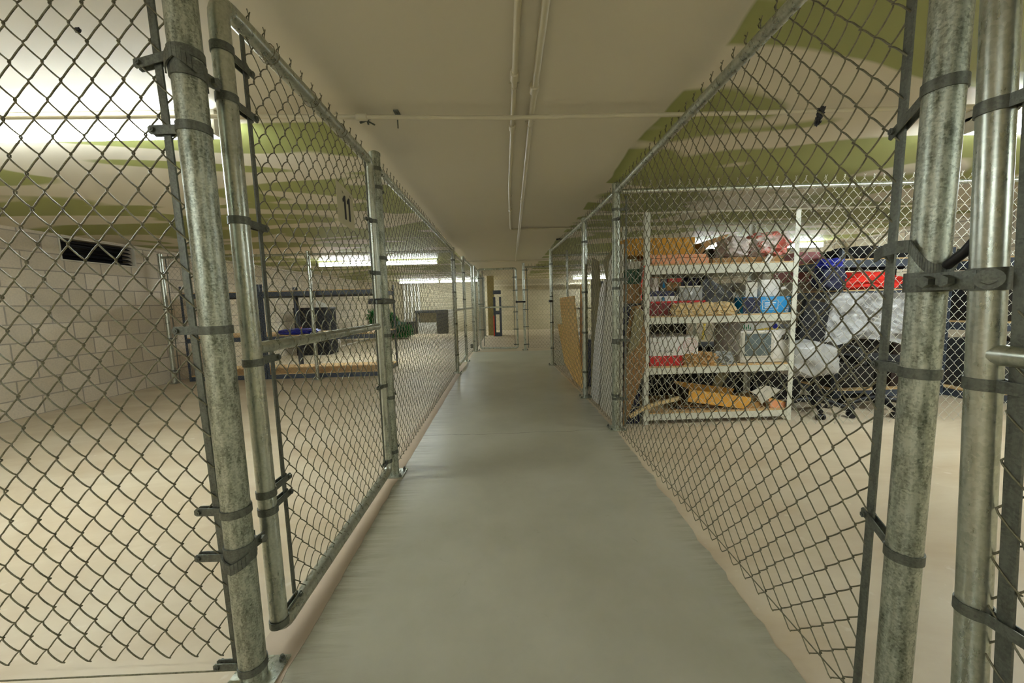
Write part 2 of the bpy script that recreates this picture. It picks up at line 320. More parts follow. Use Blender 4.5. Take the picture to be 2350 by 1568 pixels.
# ------------------------------------------------------------------ chain link
WW, PH = .0385, .089
def chain(A, Bp, z0, z1, parent, mat='wire', r=.0019, lod=2, seed=0, barbs=True, u0=0., zr=None, name='chain_link_mesh', knuckle=True, hz=0.):
    A = np.array(A, float); Bp = np.array(Bp, float); L = np.linalg.norm(Bp-A); d = (Bp-A)/L
    nrm = np.array([-d[1], d[0]]); n = max(2, int(round((L-u0)/WW))); w = (L-u0)/n
    half = PH/2
    if zr is None: zr = z0; half = (z1-z0)/round((z1-z0)/half)-1e-6
    k_ = 0; k0 = math.ceil((z0-zr)/half - .01); k1 = int((z1-zr)/half)
    rs = np.random.RandomState(seed)
    if lod == 2: t = [0, .12, .32, .5, .68, .88]
    elif lod == 1: t = [0, .18, .82]
    else: t = [0]
    t = np.array(t); ks = np.arange(k0, k1)
    ph = (ks[:, None] + t[None, :]).ravel(); ph = np.append(ph, k1)      # in half periods
    fr = ph - np.floor(ph)
    paths = []
    dep = r*1.35
    for i in range(n):
        odd = (np.floor(ph).astype(int) + i) % 2          # 0: going right
        tri = np.where(odd == 0, -1+2*fr, 1-2*fr)
        s = np.where(odd == 0, 1., -1.)
        uu = u0 + (i+.5)*w + tri*(w/2+r*1.1)
        bow = np.sin(fr*PI)
        zz = zr + ph*half + bow*np.where(odd == 0, .0065, -.001)*(1 if lod else 0)
        # wires pass each other at the knuckle: depth flips there
        dd = s*dep*np.clip(bow*4, 0, 1) + bow*s*.0022
        jit = rs.normal(0, .0012); wav = .0015*np.sin(zz*5+seed+i*.7)
        uu = uu + jit + wav
        P = np.stack([A[0]+d[0]*uu+nrm[0]*dd, A[1]+d[1]*uu+nrm[1]*dd, zz+hz*uu/L], 1)
        if barbs:
            sgn = 1 if ((k1+i) % 2 == 0) else -1         # which side the top node lies on
            e = []
            tw = -sgn*.003
            for (du, dz, q) in ((tw, .012, dep), (-tw*.6, .022, -dep), (-sgn*(-.004)-sgn*rs.uniform(.006, .013), .034, -dep)):
                e.append([P[-1, 0]+d[0]*du+nrm[0]*q, P[-1, 1]+d[1]*du+nrm[1]*q, P[-1, 2]+dz])
            P = np.vstack([P, e])
        else: P = np.vstack([P, P[-1:]+[[0, 0, .002]], P[-1:]+[[0, 0, .003]], P[-1:]+[[0, 0, .004]]])
        paths.append(P)
    P = np.array(paths); W_, Nn, _ = P.shape
    T = np.gradient(P, axis=1); T /= np.linalg.norm(T, axis=2, keepdims=True)+1e-12
    nv = np.array([nrm[0], nrm[1], 0.]); n1 = nv - (T@nv)[..., None]*T; n1 /= np.linalg.norm(n1, axis=2, keepdims=True)+1e-12
    n2 = np.cross(T, n1); S = (3, 4, 6)[lod]
    an = np.arange(S)*2*PI/S
    V = P[:, :, None, :] + r*(np.cos(an)[None, None, :, None]*n1[:, :, None, :] + np.sin(an)[None, None, :, None]*n2[:, :, None, :])
    idx = np.arange(W_*Nn*S).reshape(W_, Nn, S)
    a = idx[:, :-1, :]; b = np.roll(idx, -1, 2)[:, :-1, :]; c = np.roll(idx, -1, 2)[:, 1:, :]; e = idx[:, 1:, :]
    F = np.stack([a, b, c, e], -1).reshape(-1, 4)
    me = bpy.data.meshes.new(name); me.vertices.add(W_*Nn*S); me.vertices.foreach_set('co', V.reshape(-1).astype(np.float32))
    me.loops.add(F.size); me.loops.foreach_set('vertex_index', F.reshape(-1).astype(np.int32))
    me.polygons.add(len(F)); me.polygons.foreach_set('loop_start', np.arange(0, F.size, 4, dtype=np.int32)); me.polygons.foreach_set('loop_total', np.full(len(F), 4, dtype=np.int32))
    me.polygons.foreach_set('use_smooth', np.ones(len(F), dtype=bool)); me.update(); me.validate()
    return link(name, me, mat, parent, smooth=False)
def rod(name, a, b, r, mat, parent, seg=14):
    bm = B(); tube(bm, [a, b], r, seg); return obj(name, bm, mat, parent)
def flatbar(name, a, b, w, t, ang, mat, parent):
    """flat strip from a to b (vertical), width w along direction ang"""
    bm = B(); h = (b[2]-a[2]); cx, cy = a[0], a[1]
    vs = box(bm, -w/2, w/2, -t/2, t/2, 0, h, .001)
    sx, sy = (b[0]-a[0])/h, (b[1]-a[1])/h
    for v in bm.verts:
        z = v.co.z; x, y = v.co.x, v.co.y
        v.co = Vector((cx+x*math.cos(ang)-y*math.sin(ang)+sx*z, cy+x*math.sin(ang)+y*math.cos(ang)+sy*z, a[2]+z))
    return obj(name, bm, mat, parent)
def band(c, z, r, ang, parent, length=.085, h=.022, mat='band', tilt=0., name='tension_band', bolt=True):
    """brace band round a pole with two flat tabs closing over the tension bar"""
    bm = B(); n = 20; th = .0025
    R0, R1 = r+.0004, r+.0004+th
    ring = []
    for k in range(n+1):
        a = ang + math.asin(min(.9, .007/r)) + (2*PI-2*math.asin(min(.9, .007/r)))*k/n
        ring.append((math.cos(a), math.sin(a)))
    q = []
    for (x, y) in ring:
        q.append([bm.verts.new((c[0]+x*R_, c[1]+y*R_, z+zz)) for (R_, zz) in ((R0, -h/2), (R1, -h/2), (R1, h/2), (R0, h/2))])
    for i in range(n):
        for k in range(4): bm.faces.new((q[i][k], q[i][(k+1) % 4], q[i+1][(k+1) % 4], q[i+1][k]))
    bm.faces.new(q[0]); bm.faces.new(q[-1][::-1])
    dx, dy = math.cos(ang), math.sin(ang); nx, ny = -dy, dx
    for s in (1, -1):
        a0 = Vector((c[0]+dx*r*.96+nx*s*.0075, c[1]+dy*r*.96+ny*s*.0075, z)); a1 = Vector((c[0]+dx*(r+length)+nx*s*.006, c[1]+dy*(r+length)+ny*s*.006, z+tilt))
        pts = []
        for (p, hh) in ((a0, -h/2), (a1-Vector((dx, dy, 0))*.006, -h/2), (a1, -h/4), (a1, h/4), (a1-Vector((dx, dy, 0))*.006, h/2), (a0, h/2)):
            pts.append(p+Vector((0, 0, hh)))
        prism(bm, pts, (nx*s*th, ny*s*th, 0))
    o = obj(name, bm, mat, parent)
    if bolt:
        bb = B(); p = Vector((c[0]+dx*(r+length-.012), c[1]+dy*(r+length-.012), z+tilt*.85)); nn = Vector((nx, ny, 0))
        tube(bb, [p-nn*.016, p+nn*.016], .0035, 8); tube(bb, [p+nn*.0085, p+nn*.0145], .0075, 6); tube(bb, [p-nn*.0145, p-nn*.0085], .0075, 12)
        obj('bolt', bb, mat, o)
    return o
def post(x, y, ztop, r, parent, mat='galv', lean=(0, 0), base=True, cap=True, name='post'):
    top = Vector((x+lean[0]*ztop, y+lean[1]*ztop, ztop)); bm = B()
    tube(bm, [(x, y, .004), top], r, 24)
    o = obj(name, bm, mat, parent)
    if cap:
        bm = B(); tube(bm, [top-Vector((0, 0, .012)), top+Vector((0, 0, .004)), top+Vector((0, 0, .012)), top+Vector((0, 0, .016))], [r+.003, r+.003, r*.7, r*.25], 20)
        obj('post_cap', bm, mat, o)
    if base:
        bm = B(); box(bm, x-.07, x+.07, y-.07, y+.07, .0035, .010, .001)
        bp = obj('base_plate', bm, 'galv', o)
        for sx in (-1, 1):
            for sy in (-1, 1):
                bb = B(); tube(bb, [(x+sx*.052, y+sy*.052, .010), (x+sx*.052, y+sy*.052, .019)], .009, 6); tube(bb, [(x+sx*.052, y+sy*.052, .019), (x+sx*.052, y+sy*.052, .027)], .005, 8)
                obj('anchor_bolt', bb, 'band', bp)
    return o

RZ = 1.975    # rail centre height
# ------------------------------------------------------------------ setting
CZ = 2.07; XL, XR, YF, YB = -5.28, 6.2, -4.0, 15.4
def slab(name, x0, x1, y0, y1, z0, z1, mat):
    bm = B(); box(bm, x0, x1, y0, y1, z0, z1); o = obj(name, bm, mat, None, False); return tag(o, kind='structure')
def world_mesh(o):       # keep object coordinates equal to world coordinates for mapped materials
    o.data.transform(Matrix.Translation(o.location)); o.location = (0, 0, 0)
o = slab('floor', XL-.2, XR+.2, YF-.2, YB+.2, -.1, 0, 'floor'); world_mesh(o)
o = slab('ceiling', XL-.2, XR+.2, YF-.2, YB+.2, CZ, CZ+.1, 'ceiling'); world_mesh(o)
# left wall with vent recess
VY0, VY1, VZ0 = AX(135, 570, XL).y, AX(311, 590, XL).y, 1.76
bm = B()
for (y0, y1, z0, z1) in ((YF, VY0, 0, CZ), (VY1, YB, 0, CZ), (VY0, VY1, 0, VZ0), (VY0, VY1, CZ-.02, CZ)):
    box(bm, XL-.2, XL, y0, y1, z0, z1)
box(bm, XL-.22, XL-.2, VY0-.1, VY1+.1, VZ0-.1, CZ)
o = obj('wall_left', bm, 'block_y', None, False); tag(o, kind='structure'); world_mesh(o)
o = slab('wall_right', XR, XR+.2, YF, YB, 0, CZ, 'block_y'); world_mesh(o)
o = slab('wall_back', XL, XR, YB, YB+.2, 0, CZ, 'block_x'); world_mesh(o)
o = slab('wall_front', XL, XR, YF-.2, YF, 0, CZ, 'block_x'); world_mesh(o)
# painted aisle floor, wavy edges
pl = [(-.684, -4.), (-.684, .6), (-.69, 1.2), (-.705, 2.2), (-.712, 4.), (-.717, 6.5), (-.71, 8.45)]
pr = [(.80, -4.), (.81, .6), (.845, 1.2), (.895, 2.2), (.925, 3.0), (.905, 4.2), (.84, 6.35), (3.6, 6.45), (3.6, 8.4)]
def dens(p, step=.04):
    out = []
    for (a, b) in zip(p[:-1], p[1:]):
        n = max(1, int(math.hypot(b[0]-a[0], b[1]-a[1])/step))
        for k in range(n): out.append((a[0]+(b[0]-a[0])*k/n, a[1]+(b[1]-a[1])*k/n))
    return out+[p[-1]]
ed = [(x+.008*noise.noise(Vector((y*9, 1, 0)))+.004*noise.noise(Vector((y*40, 2, 0))), y) for x, y in dens(pl)]
er = [(x+.022*noise.noise(Vector((y*6+x*6, 5, 0)))+.012*noise.noise(Vector((y*24+x*20, 2, 0))), y) for x, y in dens(pr)]
bm = B(); prism(bm, [Vector((x, y, .0003)) for x, y in er+ed[::-1]], (0, 0, .003))
o = obj('floor', bm, 'aisle', None, False); tag(o, kind='structure'); world_mesh(o)
# bare strip under the left fence
bm = B(); prism(bm, [Vector((x-.001, y, .0003)) for x, y in ed[25:]] + [Vector((-.83, 8.45, .0003)), Vector((-.83, -3.0, .0003))], (0, 0, .0035))
o = obj('trim_1', bm, 'curb', None, False); tag(o, kind='structure')
# cross wall pier at the far end behind the gates
px0, px1 = AY(1119, 700, 13.), AY(1131, 700, 13.)
slab('trim_2', px0.x, px1.x+.05, 13.0, 13.3, 0, CZ, 'stainwall')
slab('trim_3', AY(1131, 700, 13.).x, 3.5, 14.9, 15.05, 1.80, 1.86, 'conduit')
# transverse joint strip of the ceiling above the near bay
# ------------------------------------------------------------------ vent in the left wall
v = thing('wall_vent', 'black louvred vent set high in the left block wall', 'vent', (XL-.05, (VY0+VY1)/2, VZ0+.006))
bm = B(); box(bm, XL-.19, XL-.185, VY0+.004, VY1-.004, VZ0+.004, CZ-.024); obj('back_panel', bm, 'ink', v)
bm = B()
for k in range(5): box(bm, XL-.10, XL-.04, VY0+.02, VY1-.02, VZ0+.04+k*.052, VZ0+.044+k*.052, rot=(0, .5, 0))
obj('louvre', bm, 'ink', v)
bm = B(); fz0, fz1 = VZ0+.003, CZ-.023
for (a, b, c, d) in ((VY0+.003, VY1-.003, fz0, fz0+.014), (VY0+.003, VY1-.003, fz1-.01, fz1), (VY0+.003, VY0+.02, fz0+.014, fz1-.01), (VY1-.02, VY1-.003, fz0+.014, fz1-.01)): box(bm, XL-.03, XL+.004, a, b, c, d)
obj('frame', bm, 'offwhite', v)
# ------------------------------------------------------------------ ceiling pipes
def pipe(name, label, pts, r, mat='conduit', couplings=(), straps=(), cat='pipe'):
    t = thing(name, label, cat, pts[0])
    bm = B(); tube(bm, pts, r, 14); obj('pipe_run', bm, mat, t)
    for (p, d) in couplings:
        bm = B(); p = Vector(p); d = Vector(d).normalized(); tube(bm, [p-d*.028, p-d*.024, p+d*.024, p+d*.028], [r+.001, r+.006, r+.006, r+.001], 14); obj('coupling', bm, mat, t)
    for (p, d) in straps:
        bm = B(); p = Vector(p); d = Vector(d).normalized(); s = d.cross(Vector((0, 0, 1)))
        tube(bm, [p-d*.006, p+d*.006], r+.002, 14); box(bm, p.x-abs(s.x)*(r+.012)-abs(d.x)*.006, p.x+abs(s.x)*(r+.012)+abs(d.x)*.006, p.y-abs(s.y)*(r+.012)-abs(d.y)*.006, p.y+abs(s.y)*(r+.012)+abs(d.y)*.006, CZ-.003, CZ-.0005)
        obj('strap', bm, 'conduit', t)
    return t
pipe('ceiling_pipe', 'cream pipe along the aisle ceiling that turns right at an elbow, left of the two', [(.073, -3.9, 2.052), (.075, 1.5, 2.052), (.080, 3.2, 2.052), (.123, 4.82, 2.052), (.128, 4.87, 2.052), (.150, 4.895, 2.052), (1.4, 4.93, 2.052), (5.9, 5.02, 2.052)], .0125,
     couplings=[((.074, 1.66, 2.052), (0, 1, 0)), ((.077, 2.11, 2.052), (0, 1, 0)), ((.1, 3.9, 2.052), (0, 1, 0))], straps=[((.0735, .75, 2.052), (0, 1, 0)), ((.076, 1.74, 2.052), (0, 1, 0)), ((.09, 3.4, 2.052), (0, 1, 0)), ((.9, 4.917, 2.052), (1, 0, 0))])
pipe('ceiling_pipe', 'cream pipe running straight down the aisle ceiling to its far end, right of the two', [(.155, -3.9, 2.050), (.163, 1.3, 2.050), (.172, 2.1, 2.050), (.229, 4.72, 2.036), (.285, 7.4, 2.036), (.300, 8.30, 2.036)], .0145,
     couplings=[((.166, 1.75, 2.050), (0, 1, 0)), ((.2, 3.5, 2.042), (0, 1, 0))], straps=[((.160, .9, 2.050), (0, 1, 0)), ((.171, 2.09, 2.050), (0, 1, 0)), ((.26, 6.2, 2.036), (0, 1, 0))])
pipe('ceiling_pipe', 'cream pipe crossing the ceiling sideways just past the first fence posts', [(XL+.02, 1.80, 2.018), (-1.2, 1.885, 2.018), (0, 1.94, 2.018), (1.1, 1.935, 2.018), (XR-.02, 1.83, 2.018)], .0105,
     couplings=[((-.66, 1.910, 2.018), (1, .045, .0))])
pipe('ceiling_pipe', 'cream pipe crossing the aisle at the far end above the gates', [(-.9, 8.36, 2.040), (3.4, 8.44, 2.040)], .016, couplings=[((-.35, 8.37, 2.04), (1, 0, 0)), ((.3, 8.38, 2.04), (1, 0, 0))])
pipe('ceiling_pipe', 'thin white pipe crossing the right bay ceiling above the cream shelving', [(1.0, 4.15, 2.045), (6.0, 4.05, 2.045)], .011)
t = thing('pipe_bracket', 'small grey clamp on the cross pipe left of the aisle centre', 'bracket', AY(842, 276, 1.96))
p = FL(842, 276, 2.03); bm = B(); tube(bm, [p-Vector((.035, 0, .012)), p+Vector((.03, 0, .012))], .006, 8); tube(bm, [p-Vector((.03, .012, -.01)), p+Vector((.035, .012, -.018))], .004, 8); tube(bm, [p-Vector((0, .02, -.012)), p+Vector((.0, .02, -.01))], .005, 8); obj('clamp', bm, 'band', t)
t = thing('pipe_hanger', 'small two hole hanger strap beside the cross pipe over the aisle', 'bracket', FL(912, 280, 2.0))
p = FL(912, 268, 2.05); bm = B(); box(bm, p.x-.012, p.x+.012, p.y-.03, p.y+.03, 2.062, 2.0695, .001); tube(bm, [(p.x, p.y-.015, 2.055), (p.x, p.y-.015, 2.064)], .006, 8); tube(bm, [(p.x, p.y, 1.995), (p.x, p.y, 2.064)], .0035, 8); obj('strap', bm, 'band', t)
p = FL(1284, 548, CZ-.01); bm = B(); tube(bm, [(p.x-.05, p.y, CZ-.02), (p.x+.05, p.y, CZ-.02)], .012, 10); box(bm, p.x-.012, p.x+.012, p.y-.012, p.y+.012, CZ-.02, CZ-.0005)
tag(obj('ceiling_hook', bm, 'black'), 'small black ceiling bracket above the far end of the right fence', 'bracket')
# ------------------------------------------------------------------ lights
def tube_light(label, x0, x1, y, two=True, group=None):
    zc = CZ-.088
    t = thing('fluorescent_light', label, 'light', ((x0+x1)/2, y, CZ-.001), group)
    bm = B(); pr_ = [(-.042, CZ-.001), (-.042, CZ-.030), (-.022, CZ-.050), (.022, CZ-.050), (.042, CZ-.030), (.042, CZ-.001)]
    prism(bm, [Vector((x0, y+a, b)) for a, b in pr_], (x1-x0, 0, 0)); obj('housing', bm, 'white_enamel', t, False)
    for s in ((-1, 1) if two else (0,)):
        bm = B(); tube(bm, [(x0+.02, y+s*.026, zc), (x1-.02, y+s*.026, zc)], .017, 12); obj('tube', bm, 'tube', t)
    for xx in (x0, x1-.02):
        bm = B(); box(bm, xx, xx+.02, y-.046, y+.046, zc-.022, CZ-.03, .004); obj('lamp_holder', bm, 'white_enamel', t)
    return t
tube_light('long lit fluorescent fixture over the near left bay, cut off by the left edge', -3.80, -1.37, 1.962)
tube_light('lit fluorescent fixture over the left racks, seen behind the gate 11 latch post', -3.78, -1.33, 7.85)
tube_light('lit fluorescent fixture at the far left wall, left one of the end-to-end pair', -3.90, -2.40, 14.2)
tube_light('lit fluorescent fixture at the far left wall, right one of the end-to-end pair', -2.36, -.86, 14.2)
tube_light('lit fluorescent fixture behind the amber box on the cream shelving', 3.38, 5.8, 6.7)
tube_light('small lit fluorescent fixture far right, seen past the leaning tan board', 2.70, 4.10, 14.4)
tube_light('fluorescent fixture over the near right bay, behind the right gate post', 2.56, 5.0, 2.08)
tube_light('fluorescent fixture on the left behind the viewer', -3.8, -1.36, -2.2)  # this and the next: unseen lamps added to light the near aisle
tube_light('fluorescent fixture on the right behind the viewer', 2.5, 4.9, -2.2)
# ------------------------------------------------------------------ LEFT near fence (faces the camera) and corner post
P1 = (AY(492, 715, 1.014).x, 1.014)
t = thing('chain_link_fence', 'near left chain link fence facing the viewer, with the thick mottled corner post', 'fence', (P1[0], P1[1], 0))
post(P1[0], P1[1], 2.03, .0355, t, 'galv_old', name='corner_post')
post(-3.0, 1.014, 2.03, .03, t); post(-5.18, 1.014, 2.03, .03, t)
rod('top_rail', (-5.2, 1.014, RZ), (P1[0]-.03, 1.014, RZ), .021, 'galv', t)
n0 = AY(169, 638, 1.014)
xb = -.836
cw = 2*WW
k = math.floor((n0.x+5.18)/cw); ux = n0.x-k*cw
u0 = 0
nw = round((xb-ux)/WW)
chain((ux, 1.014), (ux+nw*WW, 1.014), .045, 1.99, t, 'wire', .0021, 2, 1, zr=n0.z-12*PH if ((k*2) % 2 == 0) else n0.z)
flatbar('tension_bar', (-.822, 1.014, .05), (-.850, 1.014, 1.97), .018, .006, 0, 'band', t)
rod('tension_wire', (-5.2, 1.01, .046), (-.8, 1.01, .040), .0022, 'wire', t, 6)
for z in (1.738, 1.562, 1.051, .538, .40, .055):
    band(P1, z, .0355, PI, t, .075 if z not in (1.738, .40) else .09, tilt=-.02 if z > 1.6 else 0.)
# male hinges on the corner post
def hinge(c, z, r, ang, parent, l=.06, tgt=None, up_=1):
    bm = B(); n = 16; dx, dy = math.cos(ang), math.sin(ang)
    tube(bm, [(c[0], c[1], z-.02), (c[0], c[1], z+.02)], r+.004, 20)
    # eye-shaped strap that reaches to the gate frame
    for s in (-1, 1):
        a = Vector((c[0]-dy*s*.016, c[1]+dx*s*.016, z)); b_ = a+Vector((dx, dy, 0))*(r+l)
        prism(bm, [a+Vector((0, 0, -.018)), b_+Vector((0, 0, -.014)), b_+Vector((0, 0, .014)), a+Vector((0, 0, .018))], (-dy*s*.004, dx*s*.004, 0))
    e = Vector((c[0]+dx*(r+l-.014), c[1]+dy*(r+l-.014), z)); nn = Vector((-dy, dx, 0))
    tube(bm, [e-nn*.03, e+nn*.03], .006, 10); tube(bm, [e+nn*.02, e+nn*.032], .012, 6); tube(bm, [e-nn*.032, e-nn*.02], .012, 6)
    return obj('hinge', bm, 'band', parent)
P2 = (-.754, 1.114); XG = -.754
ang = math.atan2(P2[1]-P1[1], P2[0]-P1[0])
hinge(P1, 1.70, .0355, ang, t, .03); hinge(P1, .42, .0355, ang, t, .03)
# strap tails as in the photo: long flat ears wrapping the corner post
for z, dz in ((1.715, .028), (.395, -.02)):
    bm = B(); r_ = .041
    for k in range(10):
        a0 = -2.6+k*.21; a1 = a0+.21
        zz0 = z+dz*(.5-abs(k-5)/5); zz1 = z+dz*(.5-abs(k-4)/5)
        prism(bm, [Vector((P1[0]+math.cos(a)*r_, P1[1]+math.sin(a)*r_, q)) for a, q in ((a0, zz0-.015), (a1, zz1-.015), (a1, zz1+.015), (a0, zz0+.015))], (math.cos(a0)*.004, math.sin(a0)*.004, 0))
    obj('hinge_strap', bm, 'band', t)

# ------------------------------------------------------------------ gates
def rrect(x, y0, y1, z0, z1, rad, axis='y', seg=6):
    pts = []
    for (cy, cz, a0) in ((y1-rad, z1-rad, 0), (y0+rad, z1-rad, PI/2), (y0+rad, z0+rad, PI), (y1-rad, z0+rad, 1.5*PI)):
        for k in range(seg+1):
            a = a0+PI/2*k/seg; pts.append((cy+rad*math.cos(a), cz+rad*math.sin(a)))
    return pts
def gate(name, label, A, Bq, z0, z1, r, mid, mat='galv', lod=1, wr=.0017, bands=((), ()), mid_r=.019, seed=3, rad=.07, barbs=False, wmat='wire', bend=.09):
    A = Vector((*A, 0)); Bq = Vector((*Bq, 0)); L = (Bq-A).length; d = (Bq-A)/L; ang = math.atan2(d.y, d.x)
    t = thing(name, label, 'gate', (A.x, A.y, z0))
    W = lambda u, z: A+d*u+Vector((0, 0, z))
    bm = B(); tube(bm, [W(u, z) for u, z in rrect(0, 0, L, z0, z1, rad)], r, 18, closed=True); obj('frame', bm, mat, t)
    if mid: rod('mid_rail', W(r*.9, mid), W(L-r*.9, mid-.0), mid_r, mat, t, 16)
    b0, b1 = bend, L-.06
    if bands[0]:
        flatbar('tension_bar', W(b0, z0+.05), W(b0, z1-.03), .016, .005, ang, 'band', t)
        for z in bands[0]: band(W(0, z), z, r, ang, t, b0-r+.03)
    if bands[1]:
        flatbar('tension_bar', W(b1, z0+.05), W(b1, z1-.03), .014, .005, ang, 'band', t)
        for z in bands[1]: band(W(L, z), z, r, ang+PI, t, .06-r+.03)
    a, b = W(b0 if bands[0] else r, 0), W(b1 if bands[1] else L-r, 0)
    ch = chain((a.x, a.y), (b.x, b.y), z0+.01, z1+(.034 if barbs else .01), t, wmat, wr, lod, seed, barbs=barbs)
    return t
GA, GB = (XG, 1.114), (XG, 2.250)
g = gate('gate', 'silver chain link gate of bay 11, between the thick left post and the second post', GA, GB, 
         .075, 1.943, .0255, .985, lod=2, wr=.0018,
         bands=((1.817, 1.688, 1.357, .945, .535, .48, .10), (1.60, 1.30, .62, .14)), barbs=True, rad=.045)
for k in range(3):       # twisted tie wires on the top rail
    bm = B(); y = 1.32+.27*k
    tube(bm, [(XG+.030*math.cos(a)*(1), y+.004*a, 1.943+.030*math.sin(a)) for a in [q*.5 for q in range(-2, 14)]], .0016, 6); obj('tie_wire', bm, 'wire', g)
for k in range(4):
    bm = B(); y = 1.30+.23*k
    tube(bm, [(XG+.023*math.cos(a), y+.003*a, .985+.023*math.sin(a)) for a in [q*.5 for q in range(0, 13)]], .0016, 6); obj('tie_wire', bm, 'wire', g)
# number sign wired to the gate
s = thing('number_sign', 'cream card with black number 11 wired to the gate mesh', 'sign', (XG+.012, 1.84, 1.48))
sy0, sy1 = AX(766, 450, XG).y, AX(805, 480, XG).y; sz1 = 1.665; sz0 = 1.485
sx = XG+.012
bm = B(); prism(bm, [Vector((sx, sy0, sz0+.01)), Vector((sx, sy1, sz0)), Vector((sx, sy1, sz1-.008)), Vector((sx, sy1-.05, sz1)), Vector((sx, sy0, sz1+.014))], (.002, 0, 0)); obj('card', bm, 'sign', s, False)
w_ = sy1-sy0
for k, f in enumerate((.44, .70)):
    yc = sy0+w_*f; bm = B(); za, zb = sz0+.035, sz1-.035
    prism(bm, [Vector((sx+.0022, yc-.009, za)), Vector((sx+.0022, yc+.009, za)), Vector((sx+.0022, yc+.009, zb)), Vector((sx+.0022, yc-.004, zb)), Vector((sx+.0022, yc-.024, zb-.020)), Vector((sx+.0022, yc-.022, zb-.034)), Vector((sx+.0022, yc-.009, zb-.026))], (.0012, 0, 0))
    obj('digit', bm, 'ink', s, False)
for f in (.3, .75):
    yc = sy0+w_*f; bm = B(); tube(bm, [(XG-.002+.010*math.cos(a)*(1), yc+.004*math.sin(a*2), sz1-.004+.014*math.sin(a)) for a in [q*.55 for q in range(13)]]+[(sx+.006, yc+.006, sz1-.03)], .0013, 6); obj('wire_tie', bm, 'wire', s)
# latch on gate 11
l = thing('gate_latch', 'dark steel fork latch closing gate 11 on the second post', 'latch', (XG+.03, 2.29, 1.13))
bm = B(); box(bm, XG-.045, XG+.052, 2.215, 2.385, 1.118, 1.150, .004); 
obj('latch_body', bm, 'black', l)
bm = B(); tube(bm, [(XG+.05, 2.20, 1.134), (XG+.05, 2.40, 1.134)], .014, 12); tube(bm, [(XG+.045, 2.2, 1.134), (XG+.02, 2.17, 1.13)], .01, 10); obj('latch_fork', bm, 'band', l)

# ------------------------------------------------------------------ LEFT aisle fence from second post to L4 and on
P3 = (-.750, 2.352); L4 = (-.772, 5.93); L5 = (-.742, 7.14); L6 = (-.705, 8.60)
t = thing('chain_link_fence', 'chain link fence along the left side of the aisle beyond gate 11', 'fence', (P3[0], P3[1], 0))
post(*P3, 2.02, .031, t, 'galv_old'); post(*L4, 1.99, .030, t)
rod('top_rail', (P3[0], P3[1]+.03, RZ-.03), (L4[0], L4[1], RZ-.01), .0205, 'galv', t)
chain((P3[0], P3[1]+.085), (L4[0], L4[1]-.05), .035, 1.985, t, 'wire', .0018, 1, 5)
flatbar('tension_bar', (P3[0], P3[1]+.085, .04), (P3[0], P3[1]+.085, 1.93), .014, .005, PI/2, 'band', t)
for z in (1.93, 1.82, 1.40, .92, .52, .16): band(P3, z, .031, PI/2, t, .07)
flatbar('tension_bar', (L4[0], L4[1]-.06, .04), (L4[0], L4[1]-.06, 1.93), .014, .005, PI/2, 'band', t)
for z in (1.8, 1.3, .8, .3): band(L4, z, .03, -PI/2, t, .06, bolt=False)
rod('tension_wire', (P3[0], P3[1]+.03, .05), (L4[0], L4[1], .045), .002, 'wire', t, 6)
# gate between L4 and L5
gate('gate', 'far chain link gate on the left of the aisle, second after gate 11', (L4[0]+.005, L4[1]+.07), (L5[0], L5[1]-.06), .10, 1.90, .021, 1.02, lod=0, wr=.0019, bands=((1.7, 1.2, .5), (1.7, 1.2, .5)), rad=.14)
t = thing('chain_link_fence', 'far left aisle fence section ending at the corner by the end gates', 'fence', (L5[0], L5[1], 0))
post(*L5, 2.0, .028, t); post(*L6, 2.0, .030, t)
rod('top_rail', (*L5, RZ), (*L6, RZ), .02, 'galv', t, 10)
chain((L5[0], L5[1]+.05), (L6[0], L6[1]-.05), .04, 1.99, t, 'wire', .0019, 0, 7)
rod('mid_rail', (L5[0], L5[1], 1.02), (L6[0], L6[1], 1.02), .015, 'galv', t, 10)
for z in (1.7, 1.2, .7, .25): band(L6, z, .03, -PI/2, t, .06, bolt=False); band(L5, z, .028, PI/2, t, .06, bolt=False)
# padlock-like block low on the corner
bm = B(); p = AY(1083, 793, 8.3); box(bm, p.x-.03, p.x+.03, 8.28, 8.33, .12, .21, .006)
tag(obj('outlet_box', bm, 'darkgrey'), 'small dark box low on the fence by the far left corner', 'box')
# side fence inside the left bay going back from L6
t = thing('chain_link_fence', 'chain link fence running back behind the end gate on its left', 'fence', (L6[0]+.05, L6[1]+.1, 0))
post(L6[0]+.045, 8.78, 1.99, .027, t); post(-.64, 12.6, 1.99, .03, t)
rod('top_rail', (L6[0]+.045, 8.78, RZ), (-.64, 12.6, RZ), .02, 'galv', t, 8)
chain((L6[0]+.045, 8.85), (-.64, 12.55), .04, 1.98, t, 'wire', .0019, 0, 9)

# ------------------------------------------------------------------ END gates and fence across
EY0, EY1 = 8.75, 8.55
gl = AY(1100, 700, 8.72).x; gr = AY(1186, 700, 8.60).x; gp = AY(1203, 700, 8.56).x
g = gate('gate', 'end gate across the aisle on the left, with a horizontal middle rail', (gl, 8.72), (gr, 8.62), .06, 1.90, .024, 1.02, lod=0, wr=.0019, bands=((1.7, 1.1, .5), (1.7, 1.4, .9, .5, .14)), wmat='wire', rad=.05)
t = thing('chain_link_fence', 'end fence across the aisle right of the end gate, behind the right fence corner', 'fence', (gp, 8.57, 0))
post(gp, 8.57, 2.0, .03, t); post(2.9, 8.45, 2.0, .03, t)
rod('top_rail', (gp, 8.57, RZ-.06), (2.9, 8.45, RZ-.06), .02, 'galv', t, 10)
chain((gp+.08, 8.565), (2.85, 8.45), .05, 1.96, t, 'wire', .0019, 0, 12)
flatbar('tension_bar', (gp+.075, 8.565, .06), (gp+.075, 8.565, 1.9), .016, .005, 0, 'band', t)
